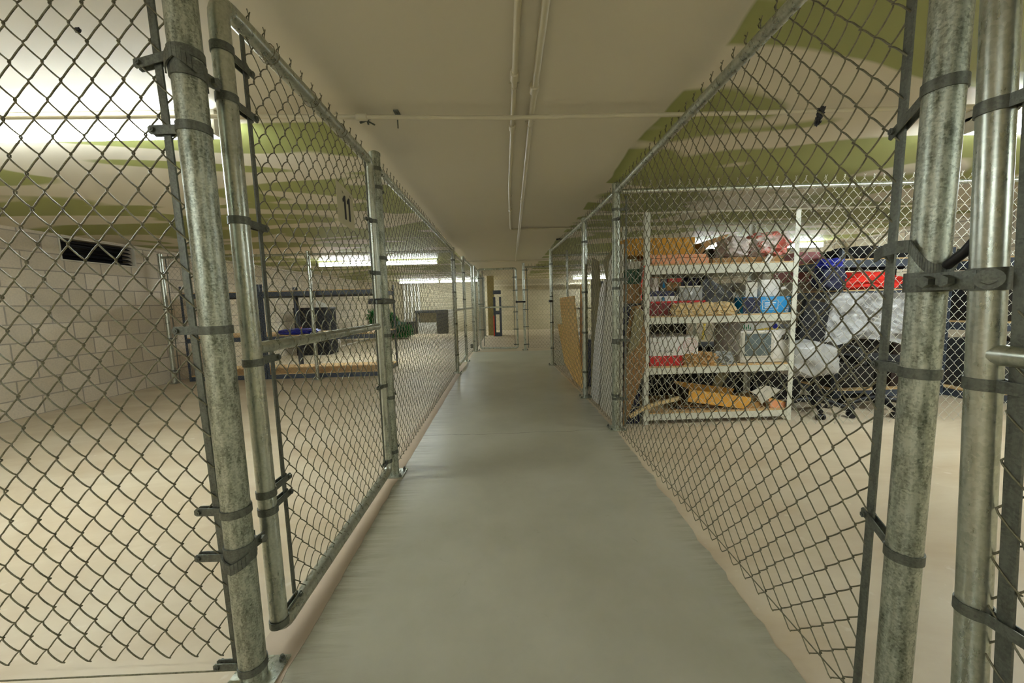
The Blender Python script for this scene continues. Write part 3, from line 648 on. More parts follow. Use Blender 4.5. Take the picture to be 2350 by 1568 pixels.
for z in (1.85, 1.4, .95, .55, .14): band((gp, 8.57), z, .03, 0, t, .07, bolt=False)
bm = B(); zc = 1.13; box(bm, gr-.03, gp+.03, 8.50, 8.53, zc-.018, zc+.018, .004); box(bm, gr-.02, gr+.02, 8.53, 8.57, zc-.02, zc+.02); box(bm, gp-.02, gp+.02, 8.525, 8.545, zc-.02, zc+.02)
tag(obj('gate_latch', bm, 'black'), 'black latch bar between the end gate and the post right of it', 'latch')

# ------------------------------------------------------------------ cross fence in the left bay
t = thing('chain_link_fence', 'chain link fence across the left bay in front of the blue-grey racks', 'fence', (-2.95, 5.8, 0))
post(-5.16, 5.80, 1.98, .030, t); post(-2.93, 5.76, 1.96, .026, t)
rod('top_rail', (-5.17, 5.80, 1.93), (-.80, 5.86, 1.93), .018, 'galv', t, 12)
chain((-5.08, 5.80), (-.85, 5.86), .04, 1.94, t, 'wire', .0019, 0, 14)
flatbar('tension_bar', (-5.08, 5.80, .04), (-5.08, 5.80, 1.92), .014, .005, 0, 'band', t)
for z in (1.7, 1.15, .7, .2): band((-5.16, 5.80), z, .03, 0, t, .07, bolt=False)

# ------------------------------------------------------------------ RIGHT side fence
R1 = (.883, .757); RP = (.938, 3.070); RQ = (.915, 4.150); RE = (.838, 6.430)
t = thing('chain_link_fence', 'chain link fence along the right side of the aisle, from the thick near post', 'fence', (R1[0], R1[1], 0))
post(*R1, 2.03, .0305, t, 'galv_old', name='end_post'); post(*RP, 2.03, .032, t, 'galv_old')
rod('top_rail', (R1[0], R1[1], RZ-.01), (RP[0], RP[1], RZ), .0225, 'galv', t)
chain((.900, .852), (RP[0]-.004, RP[1]-.03), .012, 2.018, t, 'wire', .0020, 2, 21, barbs=True)
flatbar('tension_bar', (.896, .850, .03), (.904, .850, 1.97), .018, .006, PI/2, 'band', t)
a_ = math.atan2(.85-.757, .9-.883)
for z, q in ((1.502, -.045), (.93, .0), (.517, .035)): band(R1, z, .0305, a_, t, .085, tilt=q)
for z in (1.75, 1.2, .75, .3): band(RP, z, .032, -PI/2, t, .06, bolt=False)
rod('tension_wire', (R1[0], R1[1], .060), (RP[0], RP[1], .055), .0021, 'wire', t, 6)
bm = B(); p = AX(1884, 258, .908)     # scrap of tape knotted in the mesh
blob(bm, (p.x, p.y, p.z), (.008, .010, .016), .8, 2.5, 3, 3); blob(bm, (p.x, p.y+.008, p.z-.018), (.006, .009, .014), .9, 2.5, 5, 3)
tag(obj('tape_scrap', bm, 'black'), 'scrap of black tape stuck in the right fence mesh near the ceiling', 'tape')
bm = B(); p = AY(178, 69, 1.012); blob(bm, (p.x, p.y, p.z), (.008, .004, .006), .8, 2.5, 4, 3)
tag(obj('tape_scrap', bm, 'black'), 'tiny black tape knot on the near left mesh near the top edge', 'tape')

t = thing('chain_link_fence', 'chain link fence right of the aisle in front of the leaning boards', 'fence', (RQ[0], RQ[1], 0))
post(*RQ, 2.0, .030, t); post(*RE, 2.0, .030, t)
rod('top_rail', (RP[0], RP[1], RZ), (RQ[0], RQ[1], RZ), .0205, 'galv', t); rod('top_rail', (*RQ, RZ), (*RE, RZ), .0205, 'galv', t)
chain((RP[0]-.002, RP[1]+.04), (RQ[0], RQ[1]-.03), .02, 2.015, t, 'wire', .0018, 1, 23)
chain((RQ[0], RQ[1]+.03), (RE[0], RE[1]-.04), .02, 2.015, t, 'wire', .0018, 1, 24)
for z in (1.75, 1.2, .75, .3): band(RQ, z, .03, PI/2, t, .06, bolt=False); band(RE, z, .03, -PI/2, t, .06, bolt=False)
bm = B(); box(bm, RE[0]-.05, RE[0]+.02, RE[1]-.10, RE[1]+.03, 1.10, 1.14, .004); tag(obj('gate_latch', bm, 'black'), 'black latch on the far corner post of the right fence', 'latch')

# side fence behind the far corner on the right
t = thing('chain_link_fence', 'chain link fence going right from the far corner post of the right fence', 'fence', (RE[0], RE[1]+.02, 0))
post(1.12, 6.45, 1.97, .02, t); post(3.4, 6.5, 1.97, .03, t)
rod('top_rail', (RE[0]+.03, 6.44, 1.90), (3.4, 6.5, 1.90), .018, 'galv', t, 10)
rod('mid_rail', (1.12, 6.45, .98), (3.4, 6.5, .98), .013, 'galv', t, 8)
chain((RE[0]+.05, 6.44), (3.36, 6.5), .05, 1.92, t, 'wire', .0019, 0, 25)

# cross fence right bay, lamp light painted into its pale wire colour
CY0, CY1 = 3.035, 2.93
t = thing('chain_link_fence', 'bright chain link fence across the right bay in front of the cream shelving', 'fence', (2.5, 3.0, 0))
post(4.75, CY1, 2.0, .03, t)
rod('top_rail', (RP[0]+.03, CY0, 1.965), (4.75, CY1, 1.965), .0185, 'galv', t)
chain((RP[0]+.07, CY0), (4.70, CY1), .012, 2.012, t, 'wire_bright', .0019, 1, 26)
flatbar('tension_bar', (RP[0]+.07, CY0, .03), (RP[0]+.07, CY0, 1.93), .016, .005, 0, 'band', t)
for z in (1.86, 1.3, .8, .3): band((RP[0], RP[1]), z-.03, .032, math.atan2(CY0-RP[1], .07), t, .07, bolt=False)

# ------------------------------------------------------------------ right gate, opened beside the viewer
RG = (.878, .655)
g = thing('gate', 'near right chain link gate, its round frame pole beside the thick right post', 'gate', (RG[0], RG[1], .05))
def W2(u, z): return Vector((RG[0]+.02*u/1.0+.0, RG[1]-u, z))
bm = B(); tube(bm, [W2(u, z)+Vector((0, .0, 0)) for u, z in rrect(0, 0, 1.0, .06, 1.93, .07)], .0235, 22, closed=True); obj('frame', bm, 'galv', g)
for v in g.children[0].data.vertices: v.co.y += (v.co.z+.06-1.1)*.045*(1 if v.co.y > -.4 else 0)
rod('mid_rail', W2(.015, .985), W2(.98, .985), .019, 'galv', g)
flatbar('tension_bar', W2(.045, .08)+Vector((0, -.045, 0)), W2(.045, 1.9)+Vector((0, .035, 0)), .022, .006, PI/2, 'band', g)
chain((RG[0]+.001, RG[1]-.045), (RG[0]+.02, RG[1]-.93), .08, 1.92, g, 'wire', .0019, 2, 31, barbs=False)
for z in (1.42, .93, .50): band(W2(0, z)+Vector((0, (z-1.1)*.045, 0)), z, .0235, -PI/2, g, .075)
# hinge between the right post and this gate, and big curved strap
bm = B()
for (c, r) in ((R1, .0315), ((RG[0]+.0, RG[1]+.001), .0245)):
    tube(bm, [(c[0], c[1], 1.100), (c[0], c[1], 1.140)], r+.004, 22)
for s in (-1, 1):
    box(bm, .880+s*.028-.003, .880+s*.028+.003, .652, .757, 1.103, 1.137, .002)
hg = obj('hinge', bm, 'band', g)
for y in (.690, .722):
    bm = B(); tube(bm, [(.835, y, 1.12), (.922, y, 1.12)], .006, 10); tube(bm, [(.832, y, 1.12), (.846, y, 1.12)], .0115, 6); obj('bolt', bm, 'band', hg)
dv = Vector((-.80, -.60, 0)); c_ = Vector((RG[0], RG[1], 1.12)); bm = B(); tube(bm, [c_+dv*.026, c_+dv*.031], .018, 20); tube(bm, [c_+dv*.031, c_+dv*.039], .010, 6); obj('bolt', bm, 'band', hg)
# curved fork latch on the right post: broad strap dipping across the pole
l = thing('gate_latch', 'broad curved steel strap latch across the thick right post', 'latch', (.88, .757, 1.18))
bm = B(); pts0 = []
n = 22
for k in range(n+1):
    f = k/n; a = math.radians(185-150*f)*(-1) ; 
    a = math.radians(175 + 120*f)          # goes round the camera side of the pole
    z = 1.195 - .055*math.sin(f*PI*.85) ; pts0.append((R1[0]+.037*math.cos(a), R1[1]+.037*math.sin(a), z))
lead = [(R1[0]-.012, R1[1]+.10, 1.185), (R1[0]-.030, R1[1]+.06, 1.195), (R1[0]-.036, R1[1]+.028, 1.197)]
allp = lead+pts0
for a, b in zip(allp[:-1], allp[1:]):
    a = Vector(a); b = Vector(b); hh = Vector((0, 0, .013)); mid = (a+b)/2; nr = Vector((mid.x-R1[0], mid.y-R1[1], 0)).normalized()*.004
    prism(bm, [a-hh, b-hh, b+hh, a+hh], nr)
bmesh.ops.remove_doubles(bm, verts=bm.verts, dist=.0002)
obj('strap', bm, 'band', l)
bm = B(); tube(bm, [(R1[0]-.008, R1[1]-.038, 1.150), (R1[0]-.012, R1[1]-.07, 1.175), (R1[0]-.008, R1[1]-.085, 1.20)], .009, 12); obj('handle', bm, 'black', l)

exec_clutter = True
# ------------------------------------------------------------------ racks
def angle_post(bm, x, y, z0, z1, sx, sy, w=.038, t=.003, holes=True):
    box(bm, x, x+sx*w, y, y+sy*t, z0, z1); box(bm, x, x+sx*t, y+sy*t, y+sy*w, z0, z1)
def rack(name, label, x0, x1, y0, y1, zt, shelves, mat, beamh=.07, board='particle_board', group=None, slots=True, pw_=.038):
    t = thing(name, label, 'shelving unit', ((x0+x1)/2, (y0+y1)/2, 0), group)
    for (x, sx) in ((x0, 1), (x1, -1)):
        for (y, sy) in ((y0, 1), (y1, -1)):
            bm = B(); angle_post(bm, x, y, .001, zt, sx, sy, pw_); o = obj('upright', bm, mat, t, False)
            if slots and y == y0:
                bm = B()
                z = .08
                while z < zt-.04:
                    xx = x+sx*.019; box(bm, xx-.004, xx+.004, y-.0006, y+.0002, z, z+.018); z += .04
                obj('slot_row', bm, 'ink', o, False)
    for k, z in enumerate(shelves):
        bm = B()
        box(bm, x0+.004, x1-.004, y0+.005, y0+.030, z-beamh, z, .002); box(bm, x0+.004, x1-.004, y1-.030, y1-.005, z-beamh, z, .002)
        box(bm, x0+.005, x0+.03, y0+.03, y1-.03, z-beamh, z); box(bm, x1-.03, x1-.005, y0+.03, y1-.03, z-beamh, z)
        obj('beam', bm, mat, t, False)
        if board:
            bm = B(); box(bm, x0+.006, x1-.006, y0+.008, y1-.008, z+.0005, z+.013, .001); obj('shelf_board', bm, board, t, False)
    return t
RKY = 5.90
rack('storage_rack', 'blue-grey steel rack by the left block wall behind the cross fence, left unit', -5.02, -3.80, RKY, RKY+1.0, 1.50, [.07, .68, 1.38], 'blue_steel')
rack('storage_rack', 'blue-grey steel rack holding a blue bag, behind the cross fence, right unit', -3.785, -2.0, RKY, RKY+1.0, 1.50, [.07, .68, 1.38], 'blue_steel')
z = .6935
bm = B(); a = AY(630, 750, 6.2); b = AY(733, 750, 6.2)
blob(bm, ((a.x+b.x)/2, 6.25, z+.035), ((b.x-a.x)/2, .24, .055), .25, 3.5, 2, 4, flat=z+.001)
tag(obj('plastic_bag', bm, 'bluebag'), 'crumpled blue plastic bag on the middle shelf of the blue-grey rack', 'bag')
# black storage tower behind the rack
def at_floor_box(px0, px1, pytop, y, depth):
    a = AY(px0, pytop, y); b = AY(px1, pytop, y); return a.x, b.x, (a.z+b.z)/2
x0, x1, zt = at_floor_box(672, 748, 707, 8.8, .5)
t = thing('storage_bin', 'tall black fabric hamper with a red cord behind the left racks', 'bin', ((x0+x1)/2, 9.05, 0))
bm = B(); box(bm, x0, x1, 8.8, 9.3, .002, zt, .02); obj('body', bm, 'blackcloth', t)
bm = B(); box(bm, x0-.005, x1+.005, 8.79, 9.31, zt-.04, zt+.008, .008); obj('lid', bm, 'black', t)
bm = B(); c = AY(681, 745, 8.78); tube(bm, [(c.x, 8.79, c.z+.15), (c.x+.01, 8.785, c.z-.0), (c.x+.03, 8.785, c.z-.16), (c.x+.13, 8.785, c.z-.17), (c.x+.02, 8.785, c.z+.08)], .010, 6); obj('cord', bm, 'cable', t)
bm = B(); c = AY(728, 700, 9.2); prism(bm, [Vector((c.x-.22, 9.36, .02)), Vector((c.x+.30, 9.36, .02)), Vector((c.x+.24, 9.38, c.z-.35)), Vector((c.x+.10, 9.40, c.z+.03)), Vector((c.x-.12, 9.40, c.z+.12))], (0, .03, 0))
tag(obj('foam_sheet', bm, 'offwhite'), 'torn white foam sheet propped behind the tall black hamper', 'sheet')
bm = B(); c = FL(772, 800); blob(bm, (c.x, c.y, .15), (.13, .11, .16), .3, 3, 8, 4, flat=.002)
t = obj('plastic_bag', bm, 'palebag'); tag(t, 'small white plastic bag on the floor right of the tall black hamper', 'bag')
bm = B(); box(bm, c.x-.05, c.x+.05, c.y-.135, c.y-.11, .10, .12); obj('blue_tie', bm, 'bluebag', t)
a, b = FL(785, 796), FL(852, 778)
bm = B(); tube(bm, [(a.x, a.y, .022), (b.x, b.y, .022)], .02, 8); tag(obj('floor_pipe', bm, 'pvc'), 'long white pipe lying on the floor behind the blue-grey rack', 'pipe')
# artificial tree lying on the floor
c = FL(905, 777); t = thing('artificial_tree', 'green artificial tree lying in a heap on the far left bay floor', 'tree', (c.x, c.y, 0))
def needles(name, pts, r, n, seed):
    rs = np.random.RandomState(seed); bm = B()
    for k in range(n):
        i = rs.randint(len(pts)-1); f = rs.rand(); p = Vector(pts[i]).lerp(Vector(pts[i+1]), f)
        d = Vector(rs.normal(size=3)).normalized(); rr = r*(.6+.5*rs.rand()); q = p+d*rr; q.z = max(q.z, .015); s = d.cross(Vector(rs.normal(size=3))).normalized()*.022
        a_ = bm.verts.new(p+d*rr*.45-s); b_ = bm.verts.new(p+d*rr*.45+s); c_ = bm.verts.new(q)
        e_ = bm.verts.new(p+d*rr*.35+d.cross(s)*1.0)
        for tri in ((a_, b_, c_), (a_, e_, c_), (b_, e_, c_)): bm.faces.new(tri)
    blob_v = None
    o = obj(name, bm, 'needle', t, False); return o
def core(name, c, s, seed):
    bm = B(); blob(bm, c, s, .3, 4, seed, 3, flat=.01); obj(name, bm, 'green', t)
y_ = c.y
cl, cr = AY(848, 740, y_).x, AY(948, 770, y_).x; zt = AY(880, 714, y_).z
core('branch_core', (cl+.35, y_+.1, .62), (.28, .3, .30), 1); core('branch_core', ((cl+cr)/2, y_, .33), ((cr-cl)*.42, .35, .32), 2)
needles('branches', [(cl+.15, y_, .75), (cl+.5, y_, .72), (cl+.8, y_, .55)], .34, 3200, 3)
needles('branches', [(cl+.4, y_, .30), ((cl+cr)/2, y_-.05, .33), (cr-.25, y_, .22)], .36, 3800, 4)
x0, x1, zt = at_floor_box(934, 958, 738, 14.6, .4)
t = thing('hard_case', 'black hard case standing behind the green artificial tree', 'case', ((x0+x1)/2, 14.8, 0))
bm = B(); box(bm, x0-.35, x1-.05, 14.2, 14.6, .002, zt, .03); obj('shell', bm, 'black', t)
bm = B(); tube(bm, [(x0-.1, 14.4, zt), (x0-.1, 14.4, zt+.04), (x1-.18, 14.4, zt+.04), (x1-.18, 14.4, zt)], .012, 8); obj('handle', bm, 'grey', t)
for k, px in enumerate((924, 932, 940.5, 949, 957)):
    a = AY(px, 657, 15.1); b = AY(px+1.5, 742, 15.1)
    bm = B(); tube(bm, [(a.x, 15.3, CZ-.004), (a.x+.005, 15.28, 1.2), (b.x, 15.26, .003)], .050 if k % 2 == 0 else .035, 10)
    o = obj('wall_pipe', bm, 'pvc'); tag(o, ['leftmost of the five white upright pipes on the far left wall', 'second from the left of the five white upright pipes on the far wall', 'middle one of the five white upright pipes on the far wall', 'fourth from the left of the five white upright pipes on the far wall', 'rightmost of the five white upright pipes on the far wall'][k], 'pipe', 'upright pipes on the far wall')
x0, x1, zt = at_floor_box(955, 1030, 712, 15.0, .5)
t = thing('work_table', 'long low table with a brown edged top against the far left wall', 'table', ((x0+x1)/2, 15.0, 0))
bm = B(); box(bm, x0, x1, 14.7, 15.3, zt-.10, zt, .01); obj('table_top', bm, 'darkgrey', t)
for (x, y) in ((x0+.05, 14.75), (x1-.05, 14.75), (x0+.05, 15.25), (x1-.05, 15.25)):
    bm = B(); box(bm, x-.025, x+.025, y-.025, y+.025, .001, zt-.10); obj('leg', bm, 'darkgrey', t, False)
x0, x1, zt = at_floor_box(958, 1000, 741, 14.5, .2)
bm = B(); box(bm, x0, x1, 14.6, 14.68, .002, zt, .005); tag(obj('white_sheet', bm, 'white'), 'low white panel standing in front of the low table at the far left wall', 'panel')
x0, x1, zt = at_floor_box(1001, 1027, 712, 14.4, .2)
bm = B(); box(bm, x0, x1, 14.40, 14.42, .002, zt)
for k in range(14): xx = x0+(x1-x0)*(k+.5)/14; box(bm, xx-.012, xx+.012, 14.385, 14.40, .002, zt)
tag(obj('ribbed_sheet', bm, 'darkgrey'), 'grey ribbed panel standing beside the low white panel', 'panel')
x0, x1, zt = at_floor_box(1028, 1044, 710, 14.3, .2)
bm = B(); box(bm, x0, x1, 14.3, 14.36, .002, zt, .004); tag(obj('white_sheet', bm, 'white'), 'tall white panel right of the grey ribbed panel at the far left', 'panel')
# end bay rack
x0, x1, _z = at_floor_box(1134, 1151, 765, 12.5, .4)
zt = AY(1143, 682, 12.5).z
rack('storage_rack', 'narrow dark rack by the brown pier beyond the end gate', x0, x1+.02, 12.5, 12.95, zt, [.10, .86, 1.55], 'blue_steel', beamh=.12, board=None, slots=False, pw_=.07)
a = AY(1133.5, 735, 12.45); bm = B(); tube(bm, [(a.x, 12.46, .02), (a.x, 12.48, .70)], .02, 8); tag(obj('broom_handle', bm, 'cable'), 'orange red pole leaning on the narrow dark rack beyond the end gate', 'pole')

# ------------------------------------------------------------------ RIGHT bay: cream shelving
SY = 3.14; SD = .60
sx0 = AY(1484, 720, SY).x-.018; sx1 = AY(1822, 720, SY).x+.02
zs = [AY(1650, 956, SY).z, AY(1650, 838, SY).z, AY(1650, 722, SY).z, AY(1650, 603, SY).z]
zs[0] = max(.075, zs[0]+.05)
t = thing('cream_shelving', 'cream painted steel shelving packed with boxes behind the bright cross fence', 'shelving unit', ((sx0+sx1)/2, SY+SD/2, 0))
for (x, sx) in ((sx0, 1), (sx1, -1)):
    for (y, sy) in ((SY, 1), (SY+SD, -1)):
        bm = B(); w_ = .042; box(bm, x, x+sx*w_, y, y+sy*.003, .001, 1.82); box(bm, x, x+sx*.003, y+sy*.003, y+sy*w_, .001, 1.82); obj('upright', bm, 'cream_steel', t, False)
for k, z in enumerate(zs):
    bh = .085 if k == 3 else .068
    bm = B(); box(bm, sx0+.005, sx1-.005, SY+.004, SY+.03, z-bh, z-.012, .002); box(bm, sx0+.005, sx1-.005, SY+SD-.03, SY+SD-.004, z-bh, z-.012, .002)
    box(bm, sx0+.005, sx0+.03, SY+.03, SY+SD-.03, z-bh, z-.012); box(bm, sx1-.03, sx1-.005, SY+.03, SY+SD-.03, z-bh, z-.012); obj('beam', bm, 'cream_steel', t, False)
    bm = B(); box(bm, sx0+.006, sx1-.006, SY+.006, SY+SD-.006, z-.0115, z, .001); obj('shelf_board', bm, 'particle_board', t, False)
def fb(px0, px1, pt, Y, z0, depth, name, label, cat, mat, bev=.004, pb=None, yaw=0, group=None, parent=None):
    """a box whose front face sits at depth Y and stands on z0"""
    pm = pt if pb is None else (pt+pb)/2
    a = AY(px0, pm, Y); b = AY(px1, pm, Y); zt = (AY(px0, pt, Y).z+AY(px1, pt, Y).z)/2
    if pb is not None: z0 = (AY(px0, pb, Y).z+AY(px1, pb, Y).z)/2
    bm = B(); box(bm, a.x, b.x, Y, Y+depth, z0+.0008, zt, bev, rot=(0, 0, yaw) if yaw else None)
    o = obj(name, bm, mat, parent)
    if label: tag(o, label, cat, group)
    o['_r'] = 0; del o['_r']
    return o, a.x, b.x, z0, zt
E4, E3, E2, E1 = zs[3], zs[2], zs[1], zs[0]
# --- top shelf
o, a, b, z0, zt = fb(1496, 1628, 592, SY+.03, E4, .40, 'foam_pad', 'lower of two salmon foam pads stacked on the top cream shelf', 'foam pad', 'salmon', .012, group='salmon foam pads')
o2, a2, b2, z02, zt2 = fb(1492, 1625, 583.5, SY+.035, zt, .38, 'foam_pad', 'upper of two salmon foam pads stacked on the top cream shelf', 'foam pad', 'salmon', .012, group='salmon foam pads')
t = thing('cardboard_box', 'long amber cardboard box standing on the salmon pads of the top cream shelf', 'box', ((a+b)/2, SY+.2, zt2+.002))
q0, q1 = AY(1436, 560, SY+.08), AY(1595, 560, SY+.08); ztb = AY(1520, 546, SY+.08).z
bm = B(); box(bm, q0.x, q1.x, SY+.08, SY+.36, zt2+.002, ztb, .004); obj('body', bm, 'amber_card', t)
bm = B(); box(bm, q0.x+.01, q1.x-.01, SY+.19, SY+.25, ztb, ztb+.0015); obj('tape', bm, 'kraft', t)
o, a, b, z0, zt = fb(1636, 1800, 590, SY+.05, E4, .45, 'flat_carton', 'flat brown carton under the pink and white bags on the top cream shelf', 'carton', 'cardboard', .006)
ztc = zt
p0 = AY(1592, 588, SY+.1); p1 = AY(1672, 545, SY+.1)
bm = B(); prism(bm, [Vector((p0.x, SY+.1, E4+.05)), Vector((p0.x+.10, SY+.1, p1.z-.03)), Vector((p1.x, SY+.1, p1.z+.03)), Vector((p1.x-.02, SY+.1, p1.z)), Vector((p0.x+.13, SY+.1, p1.z-.07)), Vector((p0.x+.03, SY+.1, E4+.05))], (0, .3, 0))
tag(obj('cardboard_flap', bm, 'cardboard'), 'bent brown cardboard flap beside the amber box on the top cream shelf', 'cardboard')
bm = B(); blob(bm, (AY(1634, 575, SY+.5).x-.03, SY+.50, E4+.10), (.10, .07, .10), .2, 3, 5, 3, flat=E4+.002)
tag(obj('dark_bundle', bm, 'darkbrown'), 'dark brown bundle under the bent cardboard flap on the top shelf', 'bundle')
bm = B(); q = AY(1690, 560, SY+.2); blob(bm, (q.x, SY+.26, ztc+.11), (.13, .15, .115), .3, 4, 11, 4, flat=ztc+.002)
tag(obj('plastic_bag', bm, 'palebag'), 'pale see-through plastic bag left of the pink bag on the top shelf', 'bag')
bm = B(); q = AY(1765, 560, SY+.2); blob(bm, (q.x, SY+.26, ztc+.12), (.185, .2, .125), .3, 4, 12, 4, flat=ztc+.002)
tag(obj('plastic_bag', bm, 'pink'), 'big pink and white stuffed bag at the right end of the top cream shelf', 'bag')
bm = B(); q = AY(1832, 565, SY+.2); tube(bm, [(q.x+.05*math.cos(a_), SY+.25, q.z+.035*math.sin(a_)) for a_ in [k*.4 for k in range(32)]], .004, 6)
# coil hangs off the right upright
bmx = bm; tube(bmx, [(q.x-.05, SY+.25, q.z), (sx1-.02, SY+.25, q.z+.01)], .004, 6); tag(obj('wire_coil', bmx, 'whiteink'), 'small coil of white wire at the right end of the top cream shelf', 'wire')
bm = B(); q = AY(1766, 594, SY-.01); box(bm, q.x-.022, q.x+.022, SY-.004, SY+.006, q.z-.035, q.z+.035, .003, rot=(0, .6, 0)); o = obj('tag_plate', bm, 'white'); tag(o, 'tilted white plate with one hole hung on the top cream beam', 'plate')
bm = B(); tube(bm, [(q.x, SY-.0065, q.z+.005), (q.x, SY-.0035, q.z+.005)], .008, 12); obj('hole', bm, 'ink', o)
# --- second shelf
t = thing('red_tray', 'dark red tray with a white back at the left of the middle cream shelf', 'tray', (AY(1540, 700, SY+.05).x, SY+.2, E3))
q0, q1 = AY(1488, 705, SY+.05).x, AY(1618, 705, SY+.05).x; zr = AY(1550, 692, SY+.05).z; zw = AY(1550, 679, SY+.05).z
bm = B(); box(bm, q0, q1, SY+.05, SY+.40, E3+.001, zr, .006); obj('tray_body', bm, 'darkred', t)
bm = B(); box(bm, q0, AY(1556, 690, SY+.09).x, SY+.09, SY+.38, zr, zw, .003); obj('insert', bm, 'white', t)
bm = B(); box(bm, q0, q1, SY+.045, SY+.05, zr-.012, zr+.004); obj('rim', bm, 'red', t)
zz = zw
o, a, b, z0, zt1 = fb(1489, 1560, 668, SY+.12, zz, .28, 'navy_carton', 'navy carton lying on the red tray under the small cans', 'carton', 'navy', .004)
def can(px, r, h, y, z, mat, label, cap='grey'):
    x = AY(px, 660, y).x; t = thing('tin_can', label, 'can', (x, y, z+.001))
    bm = B(); tube(bm, [(x, y, z+.001), (x, y, z+h)], r, 20); obj('can_body', bm, mat, t)
    bm = B(); tube(bm, [(x, y, z+h), (x, y, z+h+.006)], r+.001, 20); obj('rim', bm, cap, t)
can(1524, .032, .105, SY+.20, zt1, 'grey', 'small silver blue can on the navy carton, middle cream shelf')
x = AY(1524, 650, SY+.165).x
bm = B(); box(bm, x-.012, x+.012, SY+.1665, SY+.168, zt1+.03, zt1+.085); tag(obj('blue_label', bm, 'blue', None), 'blue paper label stuck on the small silver can', 'label')
can(1500, .042, .12, SY+.2, zt1, 'palebag', 'white and pink jar left of the silver can on the navy carton', 'salmon')
can(1511, .03, .05, SY+.085-.02+.02, zz, 'white', 'white cup beside the small blue lidded cup on the red tray', 'white')if False else None
o, a, b, z0, zt = fb(1531, 1563, 648, SY+.14, zt1, .22, 'cardboard_box', 'small brown box right of the silver can on the navy carton', 'box', 'cardboard')
fb(1534, 1566, 639, SY+.15, zt, .18, 'patterned_box', 'flat red and white box on top of the small brown box', 'box', 'redink')
x = AY(1522, 688, SY+.06).x; bm = B(); blob(bm, (x, SY+.06, zr+.022), (.016, .016, .022), 0, 1, 0, 3); tag(obj('blue_ball', bm, 'blue'), 'small round blue object on the red tray edge', 'ball')
# silver projector-like grey box
t = thing('grey_appliance', 'grey boxy appliance with a small white emblem beside the tilted black box', 'appliance', (AY(1585, 690, SY+.1).x, SY+.22, zr))
q0, q1 = AY(1559, 680, SY+.08).x, AY(1612, 680, SY+.08).x; z1_ = AY(1585, 660, SY+.08).z
bm = B(); box(bm, q0, q1, SY+.08, SY+.34, zr+.005, z1_, .008); obj('casing', bm, 'grey', t)
bm = B(); box(bm, q0-.004, q1+.004, SY+.072, SY+.345, z1_, z1_+.014, .004); obj('lid', bm, 'offwhite', t)
c = (q0+q1)/2; bm = B(); zc = (zr+z1_)/2+.015
prism(bm, [Vector((c-.014, SY+.0795, zc+.018)), Vector((c+.014, SY+.0795, zc+.018)), Vector((c+.018, SY+.0795, zc+.004)), Vector((c+.002, SY+.0795, zc-.026)), Vector((c-.016, SY+.0795, zc))], (0, -.0015, 0)); obj('emblem', bm, 'whiteink', t)
# navy paper cartons behind
def navy_box(px0, px1, label):
    q0, q1 = AY(px0, 650, SY+.36).x, AY(px1, 650, SY+.36).x; zt = AY((px0+px1)/2, 637, SY+.36).z
    bm = B(); box(bm, q0, q1, SY+.36, SY+.55, E3+.001, zt, .004); o = obj('navy_carton', bm, 'navy'); tag(o, label, 'carton', 'navy cartons at the back of the middle shelf'); return o, q0, q1, zt
navy_box(1568, 1588, 'narrow navy carton at the back of the middle shelf, left of the lettered one')
o, q0, q1, zt = navy_box(1590, 1634, 'navy carton with white lettering at the back of the middle shelf')
text('lettering', 'Xerox', .035, 'whiteink', o, ((q0+q1)/2-.01, SY+.3585, zt-.065), (1, 0, 0), (0, 0, 1))
# tilted black book-like box
q = AY(1635, 677, SY+.10); t = thing('black_box', 'tilted glossy black box with grey lettering in the middle of the cream shelf', 'box', (q.x, SY+.12, E3+.05))
bm = B(); box(bm, q.x-.15, q.x+.15, SY+.085, SY+.15, q.z-.10, q.z+.10, .005, rot=(0, .60, 0)); obj('casing', bm, 'black', t)
M3 = Euler((0, .60, 0)).to_matrix(); 
bm = B(); vs = box(bm, -.12, -.05+.02, -.001, .001, -.075, .075)
for v_ in bm.verts: v_.co = M3 @ v_.co + Vector((q.x, SY+.0835, q.z))
obj('cover_print', bm, 'ink', t)
bm = B(); box(bm, .01, .10, -.001, .001, -.07, .01)
for v_ in bm.verts: v_.co = M3 @ v_.co + Vector((q.x, SY+.0835, q.z))
obj('cover_print', bm, 'darkgrey', t)
text('lettering', 'ORIGIN', .026, 'grey', t, Vector((q.x, SY+.083, q.z))+M3@Vector((.055, 0, .05)), M3@Vector((1, 0, 0)), M3@Vector((0, 0, 1)))
# crumpled kraft paper: three clumps hanging over the beam
for k, (pa, s_, sd) in enumerate(((1572, .085, 3), (1615, .10, 4), (1660, .095, 6))):
    bm = B(); q = AY(pa, 714, SY-.0); blob(bm, (q.x, SY+.06, E3+.045), (s_*1.05, .065, .052), .55, 3.2, sd, 4, ridge=True, flat=E3+.0015)
    tag(obj('crumpled_paper', bm, 'kraft'), ['left clump of crumpled tan paper in front of the red tray', 'middle clump of crumpled tan paper below the tilted black box', 'right clump of crumpled tan paper beside the blue carton'][k], 'paper', 'crumpled tan paper on the middle cream shelf')
bm = B(); q = AY(1677, 682, SY+.06); box(bm, q.x-.05, q.x+.03, SY+.14, SY+.18, E3+.10, E3+.19, .01, rot=(0, .5, 0)); o = obj('grey_bottle', bm, 'grey'); tag(o, 'grey embossed plastic bottle lying left of the blue carton', 'bottle')
bm = B(); q = AY(1697, 700, SY+.1); box(bm, q.x-.03, q.x+.03, SY+.15, SY+.21, E3+.001, AY(1697, 672, SY+.1).z, .012); o = obj('grey_canister', bm, 'grey'); tag(o, 'upright grey canister just left of the blue carton', 'canister')
t, a, b, z0, zt = fb(1706, 1816, 681, SY+.03, E3, .38, 'blue_carton', 'bright blue carton with white printing at the right end of the middle cream shelf', 'carton', 'blue', .004)
w_ = b-a
